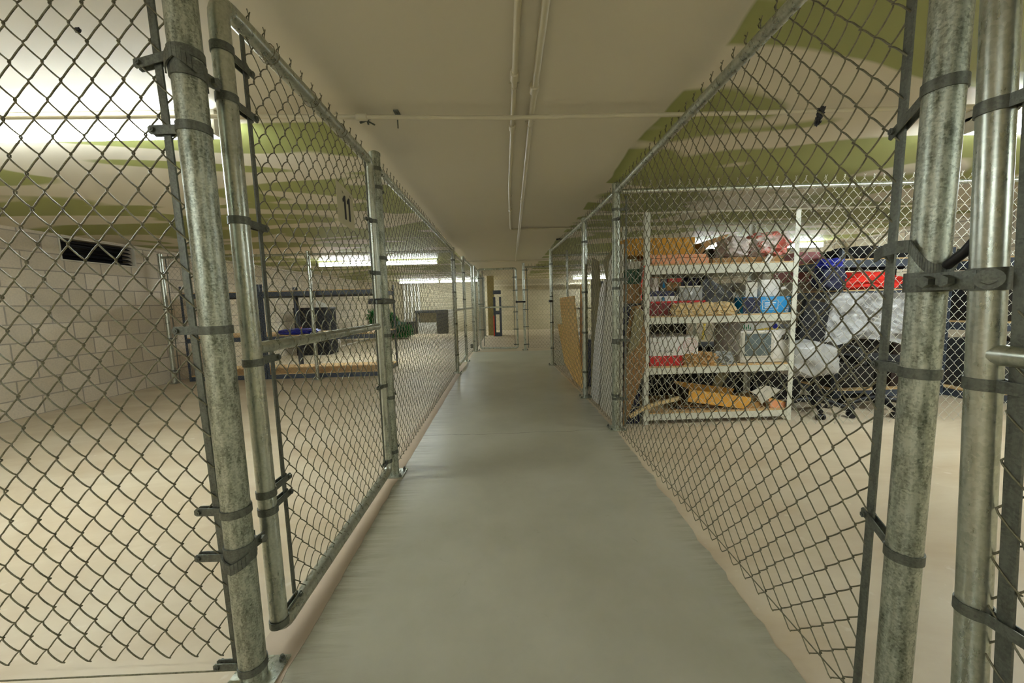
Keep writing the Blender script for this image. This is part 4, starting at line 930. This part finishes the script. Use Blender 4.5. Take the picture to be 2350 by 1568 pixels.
bm = B(); box(bm, a-.0005, a+w_*.36, SY+.0285, SY+.03, z0+.004, zt-.004); obj('dark_panel', bm, 'dblue', t)
bm = B(); f0, f1 = a+w_*.40, a+w_*.73; g0, g1 = z0+(zt-z0)*.22, z0+(zt-z0)*.80
for (p, q, r_, s_) in ((f0, f1, g0, g0+.004), (f0, f1, g1-.004, g1), (f0, f0+.004, g0, g1), (f1-.004, f1, g0, g1)): box(bm, p, q, SY+.028, SY+.03, r_, s_)
for k in range(3): box(bm, f0+.02, f1-.02-.015*k, SY+.028, SY+.03, g1-.03-k*.018, g1-.022-k*.018)
obj('printed_frame', bm, 'whiteink', t, False)
text('lettering', 'Banuin', .048, 'whiteink', t, (a+w_*.93, SY+.0285, (z0+zt)/2), (0, 0, 1), (-1, 0, 0))
ztb = zt
o, a, b, z0, zt = fb(1712, 1739, 648, SY+.10, ztb, .20, 'white_box', 'small white box on the left of the blue carton', 'box', 'offwhite')
t = thing('white_appliance', 'rounded white appliance with a side handle on top of the blue carton', 'appliance', (AY(1776, 660, SY+.1).x, SY+.22, ztb))
q0, q1 = AY(1747, 660, SY+.08).x, AY(1792, 660, SY+.08).x; z1_ = AY(1770, 641, SY+.08).z
bm = B(); box(bm, q0, q1, SY+.08, SY+.30, ztb+.001, z1_, .022); obj('casing', bm, 'white', t)
bm = B(); box(bm, q1, q1+.08, SY+.12, SY+.2, ztb+.06, ztb+.085, .008); obj('handle', bm, 'white', t)
bm = B(); box(bm, q0+.03, q0+.11, SY+.11, SY+.23, z1_, z1_+.05, .012); obj('top_cap', bm, 'offwhite', t)
o, a, b, z0, zt = fb(1655, 1700, 650, SY+.40, E3, .15, 'white_box', 'pale box standing at the back left of the blue carton', 'box', 'offwhite')
bm = B(); a1 = AY(1712, 636, SY+.2); b1 = AY(1750, 627, SY+.2); tube(bm, [(a1.x, SY+.3, E4-.105), (b1.x+.1, SY+.3, E4-.092)], .008, 8); tag(obj('wooden_dowel', bm, 'salmon'), 'thin wooden dowel under the top cream beam above the white appliance', 'dowel') if False else bm.free()
# --- third shelf
t, a, b, z0, zt = fb(1492, 1603, 774, SY+.03, E2, .36, 'printed_carton', 'white carton with a wide red bottom stripe on the third cream shelf', 'carton', 'white', .004)
zred = z0+(zt-z0)*.36
bm = B(); box(bm, a-.001, b+.001, SY+.0285, SY+.392, z0+.002, zred); obj('red_stripe', bm, 'red', t)
text('lettering', '+ port', .045, 'darkgrey', t, (a+(b-a)*.33, SY+.0285, z0+(zt-z0)*.52), (1, 0, 0), (0, 0, 1))
text('lettering', '· · · · ·', .03, 'redink', t, (a+(b-a)*.13, SY+.0285, zt-.045), (1, 0, 0), (0, 0, 1))
bm = B()
for r_ in (.02, .034, .048, .062):
    cx_, cz_ = b-.072, zt-.075
    tube(bm, [(cx_+r_*math.cos(u), SY+.029, cz_+r_*math.sin(u)) for u in [k*2*PI/30 for k in range(30)]], .0011, 4, closed=True)
tube(bm, [(b-.19, SY+.029, zred+.01), (b-.175, SY+.029, zred+.06), (b-.15, SY+.029, zred+.10)], .003, 4)
obj('printed_rings', bm, 'redink', t)
bm = B(); q = AY(1610, 770, SY+.02); tube(bm, [(q.x+.012, SY-.004, E3-.075), (q.x+.002, SY-.004, E3-.16), (q.x, SY+.0, E3-.205), (q.x+.002, SY-.002, E3-.215)], [.010, .009, .013, .006], 8); tag(obj('yellow_handle', bm, 'yellow'), 'yellow tool handle hanging below the middle cream beam', 'handle')
for k, (px_, s_, sd, m_) in enumerate(((1592, .075, 9, 'kraft_dark'), (1625, .085, 10, 'kraft_dark'), (1664, .085, 13, 'grey'))):
    bm = B(); q = AY(px_, 820, SY); blob(bm, (q.x, SY+.075, E2+.045), (s_*1.1, .07, .055), .5, 3, sd, 4, ridge=True, flat=E2+.0015)
    tag(obj('crumpled_paper', bm, m_), ['left clump of crumpled brown paper before the red striped carton', 'middle clump of crumpled brown paper on the third cream shelf', 'grey crumpled wrapping between the brown paper and the microwave'][k], 'paper')
bm = B(); q0 = AY(1566, 832, SY+.02); q1 = AY(1700, 830, SY+.02); prism(bm, [Vector((q0.x, SY+.008, E2+.0015)), Vector((q1.x, SY+.008, E2+.0015)), Vector((q1.x-.02, SY+.008, E2+.010)), Vector((q0.x+.15, SY+.008, E2+.020)), Vector((q0.x+.02, SY+.008, E2+.010))], (0, .0+.004, 0)); tag(obj('paper_sheet', bm, 'kraft'), 'curled pale paper edge lying along the third cream shelf', 'paper')
o, a, b, z0, zt = fb(1655, 1690, 742, SY+.44, E2, .12, 'white_box', 'tall pale box between the yellow handle and the microwave', 'box', 'offwhite')
t = thing('microwave_oven', 'white microwave oven with a round dial on the third cream shelf', 'microwave', (AY(1755, 800, SY+.05).x, SY+.22, E2))
q0, q1 = AY(1699, 800, SY+.05).x, AY(1813, 800, SY+.05).x; z1_ = AY(1755, 759, SY+.05).z
bm = B(); box(bm, q0, q1, SY+.05, SY+.42, E2+.006, z1_, .008); obj('casing', bm, 'white', t)
w_ = q1-q0
bm = B(); box(bm, q0+w_*.02, q0+w_*.66, SY+.043, SY+.052, E2+.045, z1_-.012, .004); obj('door', bm, 'offwhite', t)
bm = B(); box(bm, q0+w_*.08, q0+w_*.60, SY+.040, SY+.0435, E2+.065, z1_-.024, .003); obj('door_window', bm, 'glassdark', t)
bm = B(); tube(bm, [(q0+w_*.87, SY+.05, z1_-.062), (q0+w_*.87, SY+.034, z1_-.062)], .024, 20); obj('dial', bm, 'black', t)
bm = B(); box(bm, q0+w_*.855, q0+w_*.885, SY+.030, SY+.0345, z1_-.080, z1_-.044, .002); obj('dial_grip', bm, 'grey', t)
bm = B(); box(bm, q0, q1, SY+.045, SY+.05, E2+.006, E2+.035); obj('bottom_trim', bm, 'offwhite', t)
for xx in (q0+.03, q1-.03):
    bm = B(); tube(bm, [(xx, SY+.08, E2+.0008), (xx, SY+.08, E2+.008)], .012, 10); obj('foot', bm, 'black', t)
t, a, b, z0, zt = fb(1703, 1787, 741, SY+.10, z1_, .25, 'foil_carton', 'flat yellow and white printed carton on top of the microwave', 'carton', 'whiteink', .003)
h_ = zt-z0; w_ = b-a
bm = B(); prism(bm, [Vector((a+w_*.28, SY+.0985, z0+.002)), Vector((b-.002, SY+.0985, z0+.002)), Vector((b-.002, SY+.0985, z0+h_*.55)), Vector((a+w_*.62, SY+.0985, z0+h_*.28))], (0, .0012, 0)); obj('yellow_print', bm, 'yellow', t, False)
bm = B(); tube(bm, [(a+w_*.90, SY+.0995, z0+h_*.5), (a+w_*.90, SY+.0975, z0+h_*.5)], h_*.36, 20); obj('blue_spot', bm, 'bluebag', t)
bm = B()
for k in range(4): box(bm, a+w_*(.05+.055*k), a+w_*(.08+.055*k), SY+.0985, SY+.1, z0+h_*.15, z0+h_*(.8-.14*(k % 2)*2))
obj('green_bars', bm, 'greenink', t, False)
fb(1790, 1812, 745, SY+.2, z1_, .15, 'grey_case', 'small dark grey case on the right of the microwave top', 'case', 'darkgrey')
# --- bottom shelf
def at(px, py, Y): return AY(px, py, Y)
def lift(bm, z):
    for v in bm.verts: v.co.z = max(v.co.z, z+.0015)
t = thing('open_carton', 'long open yellow-orange carton lying tilted on the bottom cream shelf', 'carton', (at(1650, 925, SY+.03).x, SY+.15, E1))
p = [at(1579, 894, SY+.02), at(1727, 913, SY+.02), at(1712, 944, SY+.02), at(1576, 922, SY+.02)]
bm = B(); prism(bm, p, (0, .012, 0)); lift(bm, E1); obj('front_wall', bm, 'amber_wood', t, False)
bm = B(); prism(bm, [q+Vector((0, .26, .02)) for q in p], (0, .012, 0)); lift(bm, E1); obj('rear_wall', bm, 'amber_wood', t, False)
bm = B(); prism(bm, [p[3]+Vector((0, .012, 0)), p[2]+Vector((0, .012, 0)), p[2]+Vector((0, .26, .02)), p[3]+Vector((0, .26, .02))], (0, 0, .006)); lift(bm, E1); obj('bottom_wall', bm, 'cardboard', t, False)
bm = B(); prism(bm, [p[0], p[3], p[3]+Vector((-.05, .27, .02)), p[0]+Vector((-.05, .27, .02))], (.01, 0, 0)); lift(bm, E1); obj('end_flap', bm, 'darkbrown', t, False)
t = thing('open_carton', 'small torn tan carton at the right end of the bottom cream shelf', 'carton', (at(1775, 940, SY+.03).x, SY+.15, E1))
p = [at(1765, 916, SY+.03), at(1803, 925, SY+.03), at(1801, 949, SY+.03), at(1768, 949, SY+.03)]
for q_ in p[2:]: q_.z = E1+.002
bm = B(); prism(bm, p, (0, .01, 0)); obj('front_wall', bm, 'salmon', t, False)
bm = B(); prism(bm, [p[0], p[1], p[1]+Vector((-.02, .2, 0)), p[0]+Vector((-.08, .2, .03))], (0, 0, .008)); obj('top_flap', bm, 'amber_wood', t, False)
bm = B(); prism(bm, [at(1712, 930, SY+.04), at(1742, 922, SY+.04), at(1745, 948, SY+.04), at(1706, 950, SY+.04)], (0, .22, 0)); 
lift(bm, E1); tag(obj('cardboard_flap', bm, 'kraft_dark', None, False), 'folded tan cardboard piece between the two open cartons at the shelf bottom', 'cardboard')
p = [at(1724, 899, SY+.02), at(1755, 884, SY+.02), at(1797, 896, SY+.02), at(1771, 911, SY+.02), at(1748, 927, SY+.02), at(1738, 908, SY+.02)]
bm = B(); prism(bm, p, (0, .004, 0)); 
tag(obj('paper_sheet', bm, 'offwhite', None, False), 'bent white sheet sticking up from the cartons on the bottom shelf', 'paper')
def slat(name, label, pts, w, th, mat, Y):
    bm = B(); n = len(pts)
    P_ = [at(*q, Y) for q in pts]; 
    up_ = [bm.verts.new(q) for q in P_] 
    bm.free(); bm = B()
    top = []
    for i, q in enumerate(P_):
        d_ = (P_[min(i+1, n-1)]-P_[max(i-1, 0)]).normalized(); nn = Vector((-d_.z, 0, d_.x))*w/2
        top.append((q+nn, q-nn))
    prism(bm, [a for a, b in top]+[b for a, b in top[::-1]], (0, th, 0)); return tag(obj(name, bm, mat, None, False), label, 'slat')
slat('curved_slat', 'pale curved slat poking out left of the bottom cream shelf', [(1446, 958), (1475, 940), (1510, 927), (1545, 919), (1562, 914)], .028, .03, 'kraft', SY-.06)
slat('thin_strip', 'thin pale strip curving left of the bottom cream shelf', [(1430, 944), (1455, 937), (1485, 931), (1512, 928), (1530, 947)], .008, .01, 'olive', SY-.02)
slat('olive_board', 'short olive board standing upright on the bottom shelf behind the orange carton', [(1640, 900), (1652, 872), (1666, 852)], .09, .015, 'olive', SY+.30)
for k in range(3):
    a_x, b_x = at(1540+k*8, 950, SY+.1).x, at(1655-k*6, 950, SY+.1).x
    bm = B(); box(bm, a_x, b_x, SY+.06, SY+.13, E1+.001+k*.012, E1+.012+k*.012, .001)
    tag(obj('wood_strip', bm, 'darkbrown' if k % 2 else 'cardboard'), ['lowest brown wood strip stacked on the bottom cream shelf', 'middle dark wood strip stacked on the bottom cream shelf', 'topmost brown wood strip stacked on the bottom cream shelf'][k], 'wood strip', 'wood strips on the bottom shelf')
# --- added crates that blacken the voids behind the shelving
for k, (xa, xb, zb_, zt_) in enumerate(((1.05, 1.90, .002, .62), (1.94, 2.60, .002, .60), (1.05, 1.90, .6215, .93), (2.62, 3.14, .002, .66))):
    t = thing('storage_crate', ['big black crate on the floor behind the left half of the cream shelving', 'black crate on the floor behind the middle of the cream shelving', 'black crate stacked on another behind the cream shelving', 'black crate on the floor behind the right upright of the cream shelving'][k], 'crate', ((xa+xb)/2, 4.05, zb_))
    bm = B(); box(bm, xa, xb, SY+SD+.05, SY+SD+.45, zb_, zt_-.03, .02); obj('body', bm, 'black', t)
    bm = B(); box(bm, xa-.008, xb+.008, SY+SD+.042, SY+SD+.458, zt_-.03, zt_, .008); obj('lid', bm, 'blackcloth', t)
# --- things left of the cream shelving, behind the fence post
def px_board(name, label, cat, pts, Y, th, mat, bev=False):
    bm = B(); prism(bm, [at(*q, Y) for q in pts], (0, th, 0))
    for v in bm.verts: v.co.z = max(v.co.z, .002)
    o = obj(name, bm, mat, None, False); return tag(o, label, cat)
px_board('cardboard_sheet', 'large leaning brown cardboard sheet between fence post and cream shelving', 'cardboard', [(1430, 992), (1434, 992), (1482, 842), (1482, 760), (1470, 700), (1450, 704), (1434, 780)], 3.115, .012, 'cardboard')
px_board('olive_sheet', 'olive board leaning in front of the brown cardboard sheet left of the shelving', 'board', [(1440, 818), (1468, 790), (1478, 716), (1458, 706)], 3.095, .012, 'olive')
x0, x1 = at(1424, 600, 3.18).x, at(1474, 600, 3.18).x
t = thing('storage_tower', 'dark green storage chest standing left of the cream shelving', 'chest', ((x0+x1)/2, 3.4, 0))
bm = B(); box(bm, x0, x1-.01, 3.18, 3.6, .001, at(1450, 700, 3.18).z, .01); obj('body', bm, 'dblue', t)
zt = at(1450, 700, 3.18).z
bm = B(); box(bm, x0, x1-.01, 3.17, 3.6, zt, zt+.012, .003); obj('lid', bm, 'black', t)
zt += .012
o, a, b, z0, zt = fb(1434, 1471, 652, 3.19, zt, .3, 'cardboard_box', 'brown box below the green box left of the cream shelving', 'box', 'cardboard')
o, a, b, z0, zt = fb(1438, 1471, 618, 3.19, zt, .3, 'green_box', 'dark green box left of the top cream shelf', 'box', 'green')
o, a, b, z0, zt = fb(1445, 1470, 600, 3.2, zt, .25, 'white_box', 'small pale box on the dark green box left of the top cream shelf', 'box', 'offwhite')
px_board('white_plank', 'thin white plank standing just right of the fence corner post', 'board', [(1424, 984), (1428, 984), (1432, 560), (1428, 560)], 3.10, .05, 'offwhite')
bm = B(); a = at(1472, 690, 3.12); b = at(1480, 610, 3.12); tube(bm, [(a.x, 3.13, a.z), ((a.x+b.x)/2-.01, 3.13, (a.z+b.z)/2), (b.x, 3.13, b.z)], .006, 6); tag(obj('red_strap', bm, 'cable'), 'red strap hanging beside the left upright of the cream shelving', 'strap')

# --- leaning boards along the right aisle fence
def side_board(name, label, pts, X, th, mat, cat='board'):
    bm = B(); prism(bm, [AX(*q, X) for q in pts], (th, 0, 0))
    zmin = min(v.co.z for v in bm.verts)
    for v in bm.verts: v.co.z = max(v.co.z, .002)
    return tag(obj(name, bm, mat, None, False), label, cat)
side_board('tan_board', 'tan notched board leaning inside the far right fence beside the aisle', [(1284, 684), (1316, 679), (1322, 745), (1337, 896), (1318, 882), (1296, 834), (1279, 744), (1290, 745)], .965, .018, 'tan')
side_board('white_sheet', 'white panel with a bent top leaning right behind the thick fence corner post', [(1398, 600), (1410, 570), (1412, 980), (1377, 962), (1384, 780)], .978, .02, 'offwhite', 'panel')
side_board('white_sheet', 'narrow white panel leaning left of the bent-top panel by the aisle fence', [(1378, 660), (1388, 640), (1372, 928), (1356, 926), (1364, 780)], .972, .018, 'white', 'panel')
side_board('olive_sheet', 'olive board standing between the two fence posts, left of the white panels', [(1358, 592), (1372, 600), (1377, 680), (1362, 900), (1356, 890)], 1.02, .015, 'olive')
side_board('cardboard_strip', 'ragged grey-olive cardboard strip hanging above the white panels', [(1384, 598), (1402, 575), (1400, 690), (1398, 900), (1390, 900), (1390, 640)], 1.03, .01, 'olive', 'cardboard')
side_board('amber_board', 'amber wooden board seen upright behind the left fence post of the boards', [(1331, 655), (1342, 645), (1340, 770), (1338, 850), (1330, 850)], 1.25, .03, 'amber_wood')
x = 1.05; a = FL(1346, 905); 
t = thing('waste_bin', 'dark bin with a pale rim between the tan board and the olive board', 'bin', (1.2, 4.75, 0))
bm = B(); tube(bm, [(1.2, 4.75, .002), (1.2, 4.75, .62)], [.14, .17], 22); obj('body', bm, 'dblue', t)
bm = B(); tube(bm, [(1.2, 4.75, .62), (1.2, 4.75, .66)], .178, 22); obj('rim', bm, 'offwhite', t)
rack('storage_rack', 'small grey rack standing deep in the right bay behind the tan board', 1.45, 2.0, 5.7, 6.1, 1.45, [.1, .55, 1.0, 1.4], 'darkgrey', board=None, slots=False)

# --- right of the cream shelving
RY = 3.75
rx0, rx1 = at(1925, 700, RY).x, at(2182, 700, RY).x
zA = at(2060, 594, RY).z; zB = at(2060, 667, RY).z
t = rack('storage_rack', 'dark blue-grey rack with a wooden top piled with bags, right of the cream shelving', rx0, rx1, RY, RY+.6, 1.55, [.08, .72, zB+.005, zA], 'blue_steel', beamh=.075)
o = None
bm = B(); q = at(2010, 575, RY+.1); blob(bm, (q.x+.10, RY+.3, zA+.013+.07), (.50, .24, .095), .25, 2.5, 21, 4, flat=zA+.0145)
tag(obj('duffel_bag', bm, 'blackcloth'), 'long black bag lying on top of the dark rack right of the cream shelving', 'bag')
bm = B(); q = at(1985, 648, RY+.05); blob(bm, (q.x+.04, RY+.14, zB+.02+.09), (.40, .21, .115), .3, 3, 22, 4, flat=zB+.020)
tag(obj('red_fabric', bm, 'redcloth'), 'folded bright orange-red fabric under the top of the dark rack', 'fabric')
bm = B(); q = at(1912, 640, RY-.15); blob(bm, (q.x, RY-.10, q.z), (.16, .10, .13), .25, 2.5, 23, 4); 
tag(obj('dark_jacket', bm, 'dblue'), 'dark navy bundle hanging at the left end of the dark rack', 'bundle')
bm = B(); q = at(1898, 610, RY-.1); blob(bm, (q.x, RY-.12, q.z+.02), (.13, .08, .055), .3, 3, 24, 4)
tag(obj('plastic_bag', bm, 'bluebag'), 'shiny blue bag on the dark navy bundle left of the dark rack', 'bag')
# rose coloured cover hanging over a box tower
x0, x1 = at(1830, 600, 4.5).x, at(1925, 600, 4.5).x; zt = at(1880, 578, 4.5).z
t = thing('covered_box', 'tall box under a rose-pink cover right of the cream shelving top', 'box', ((x0+x1)/2, 4.7, 0))
bm = B(); box(bm, x0+.02, x1-.02, 4.52, 4.92, .002, zt-.32, .01); obj('carton', bm, 'offwhite', t)
bm = B(); box(bm, x0, x1, 4.5, 4.94, zt-.36, zt, .03)
for v in bm.verts: v.co += Vector((.02*noise.noise(v.co*6), .02*noise.noise(v.co*7+Vector((3, 0, 0))), .02*noise.noise(v.co*5)))
obj('cover', bm, 'rose', t)
# wrapped grey cushion sheet hanging from shelf B
bm = B(); nu, nv = 60, 40
grid = []
for j in range(nv+1):
    row = []
    for i in range(nu+1):
        u, v_ = i/nu, j/nv
        pxx = 1918-48*v_*(1-u)+(2100-1918)*u; pb = 800-22*math.sin(u*PI)
        p_ = at(pxx, 672+(pb-672)*v_*(1 if u > .1 else .9), RY-.09)
        n_ = noise.noise(Vector((u*3+v_*3, v_*2-u*2, 3)))*.10 + abs(noise.noise(Vector((u*7-v_*6, v_*3+u*5, 5))))*.07 + noise.noise(Vector((u*16, v_*14, 8)))*.012
        row.append(p_+Vector((0, -.02+n_-.05*v_, 0)))
    grid.append(row)
fr_ = [[bm.verts.new(q) for q in r_] for r_ in grid]; bk_ = [[bm.verts.new(q+Vector((0, .06, 0))) for q in r_] for r_ in grid]
for G, flip in ((fr_, 0), (bk_, 1)):
    for j in range(nv):
        for i in range(nu):
            f = (G[j][i], G[j][i+1], G[j+1][i+1], G[j+1][i]); bm.faces.new(f[::-1] if flip else f)
for j in range(nv):
    bm.faces.new((fr_[j][0], fr_[j+1][0], bk_[j+1][0], bk_[j][0])); bm.faces.new((fr_[j][nu], bk_[j][nu], bk_[j+1][nu], fr_[j+1][nu]))
for i in range(nu):
    bm.faces.new((fr_[0][i], bk_[0][i], bk_[0][i+1], fr_[0][i+1])); bm.faces.new((fr_[nv][i], fr_[nv][i+1], bk_[nv][i+1], bk_[nv][i]))
tag(obj('wrapped_cushion', bm, 'silver_wrap'), 'silvery wrapped cushion hanging in front of the dark rack', 'cushion')
# office chair wrapped in plastic
cx, cy = 2.93, 3.34
t = thing('office_chair', 'black office chair with a plastic-wrapped grey seat beside the cream shelving', 'office chair', (cx, cy, 0))
bm = B(); q0 = at(1822, 830, cy-.2); q1 = at(1963, 830, cy-.2)
sxm, szm = (q0.x+q1.x)/2, at(1895, 825, cy-.1).z
blob(bm, (sxm-.02, cy, szm), ((q1.x-q0.x)/2+.01, .22, .20), .2, 2.4, 31, 4, ridge=False)
for v in bm.verts: v.co.z = szm+(v.co.z-szm)*(1-.9*max(0, v.co.x-sxm)) - (v.co.x-sxm)*.02; v.co.z -= max(0, (sxm-v.co.x))*.25*0
obj('seat', bm, 'silver_wrap', t)
bm = B(); qb = at(1880, 725, cy+.12); box(bm, qb.x-.13, qb.x+.13, cy+.16, cy+.22, szm+.12, at(1880, 690, cy+.12).z, .03, rot=(-.12, .25, 0)); obj('backrest', bm, 'blackcloth', t)
bm = B(); box(bm, qb.x-.03, qb.x+.03, cy+.18, cy+.21, szm-.08, szm+.2, .006); obj('back_bracket', bm, 'black', t)
bm = B(); tube(bm, [(cx-.03, cy, .12), (cx-.03, cy, szm-.17)], .025, 14); obj('gas_column', bm, 'black', t)
bm = B(); tube(bm, [(cx-.03, cy, .075), (cx-.03, cy, .15)], .045, 16); obj('hub', bm, 'black', t)
for k in range(5):
    a_ = math.radians(-120+72*k); ex, ey = cx-.03+.26*math.cos(a_), cy+.26*math.sin(a_)
    bm = B(); tube(bm, [(cx-.03+.03*math.cos(a_), cy+.03*math.sin(a_), .125), ((cx-.03+ex)/2, (cy+ey)/2, .115), (ex, ey, .075)], [.028, .023, .018], 10); obj('base_arm', bm, 'black', t)
    bm = B(); px_, py_ = -math.sin(a_+.5), math.cos(a_+.5)
    for s in (-1, 1): tube(bm, [(ex+px_*s*.008, ey+py_*s*.008, .029), (ex+px_*s*.028, ey+py_*s*.028, .029)], .027, 16)
    tube(bm, [(ex, ey, .03), (ex, ey, .08)], .008, 8); tube(bm, [(ex-px_*.02, ey-py_*.02, .029), (ex+px_*.02, ey+py_*.02, .029)], .008, 8); obj('caster', bm, 'black', t)
# dark office chair further right (second base)
cx2, cy2 = 3.50, 3.35
t = thing('office_chair', 'dark office chair pushed under the rack with the silvery cushion', 'office chair', (cx2, cy2, 0))
bm = B(); box(bm, cx2-.22, cx2+.22, cy2-.2, cy2+.2, .44, .52, .03); obj('seat', bm, 'blackcloth', t)
bm = B(); tube(bm, [(cx2, cy2, .10), (cx2, cy2, .45)], .025, 12); obj('gas_column', bm, 'black', t)
bm = B(); tube(bm, [(cx2-.21, cy2-.1, .46), (cx2-.27, cy2-.1, .5), (cx2-.27, cy2-.1, .60), (cx2-.25, cy2+.1, .62), (cx2-.22, cy2+.16, .5)], .014, 8); obj('armrest', bm, 'darkgrey', t)
for k in range(5):
    a_ = math.radians(-105+72*k); ex, ey = cx2+.26*math.cos(a_), cy2+.26*math.sin(a_)
    bm = B(); tube(bm, [(cx2, cy2, .12), ((cx2+ex)/2, (cy2+ey)/2, .11), (ex, ey, .075)], [.03, .023, .018], 10); obj('base_arm', bm, 'black', t)
    bm = B()
    for s in (-1, 1): tube(bm, [(ex+s*.008, ey, .029), (ex+s*.028, ey, .029)], .027, 16)
    tube(bm, [(ex, ey, .03), (ex, ey, .08)], .008, 8); tube(bm, [(ex-.02, ey, .029), (ex+.02, ey, .029)], .008, 8); obj('caster', bm, 'black', t)
# dark cartons under the rack and beyond
bm = B(); box(bm, rx0+.06, rx0+.66, RY+.08, RY+.55, .095, .60, .01); tag(obj('black_crate', bm, 'black'), 'black crate on the lowest shelf of the dark rack behind the office chairs', 'crate')
bm = B(); box(bm, rx0+.70, rx1-.08, RY+.08, RY+.55, .095, .55, .01); tag(obj('black_crate', bm, 'darkbrown'), 'dark brown crate on the lowest shelf of the dark rack, right end', 'crate')
bm = B(); box(bm, rx1-.55, rx1-.06, RY+.05, RY+.5, zB+.02, zB+.14, .01); tag(obj('grey_case', bm, 'darkgrey'), 'dark grey case on the shelf under the top of the dark rack, right end', 'case')
t = rack('storage_rack', 'blue-grey slotted rack seen between the two right gate posts', rx1+.03, rx1+1.2, RY-.35, RY+.25, 1.75, [.08, .78, 1.40], 'blue_steel', beamh=.075)
bm = B(); x_ = rx1+.05; box(bm, x_, x_+.02, RY-.3525, RY-.3495, .20, .31); tag(obj('white_label', bm, 'white'), 'small white label low on the slotted rack upright', 'label')
bm = B(); box(bm, rx1+.15, rx1+.75, RY-.25, RY+.2, .795, 1.20, .02); tag(obj('black_crate', bm, 'black'), 'black crate on the middle shelf of the slotted rack by the right gate', 'crate')
bm = B(); box(bm, rx1+.15, rx1+.85, RY-.25, RY+.2, .0955, .60, .02); tag(obj('black_crate', bm, 'darkgrey'), 'dark grey crate on the lowest shelf of the slotted rack by the right gate', 'crate')

# ------------------------------------------------------------------ world and view
w = bpy.data.worlds.new('world'); SC.world = w; w.use_nodes = True
w.node_tree.nodes['Background'].inputs[0].default_value = (.9, .95, 1, 1); w.node_tree.nodes['Background'].inputs[1].default_value = .05
SC.view_settings.view_transform = 'Standard'; SC.view_settings.look = 'None'; SC.view_settings.gamma = 1
SC.view_settings.exposure = .42; SC.view_settings.use_curve_mapping = False
bpy.context.view_layer.update()
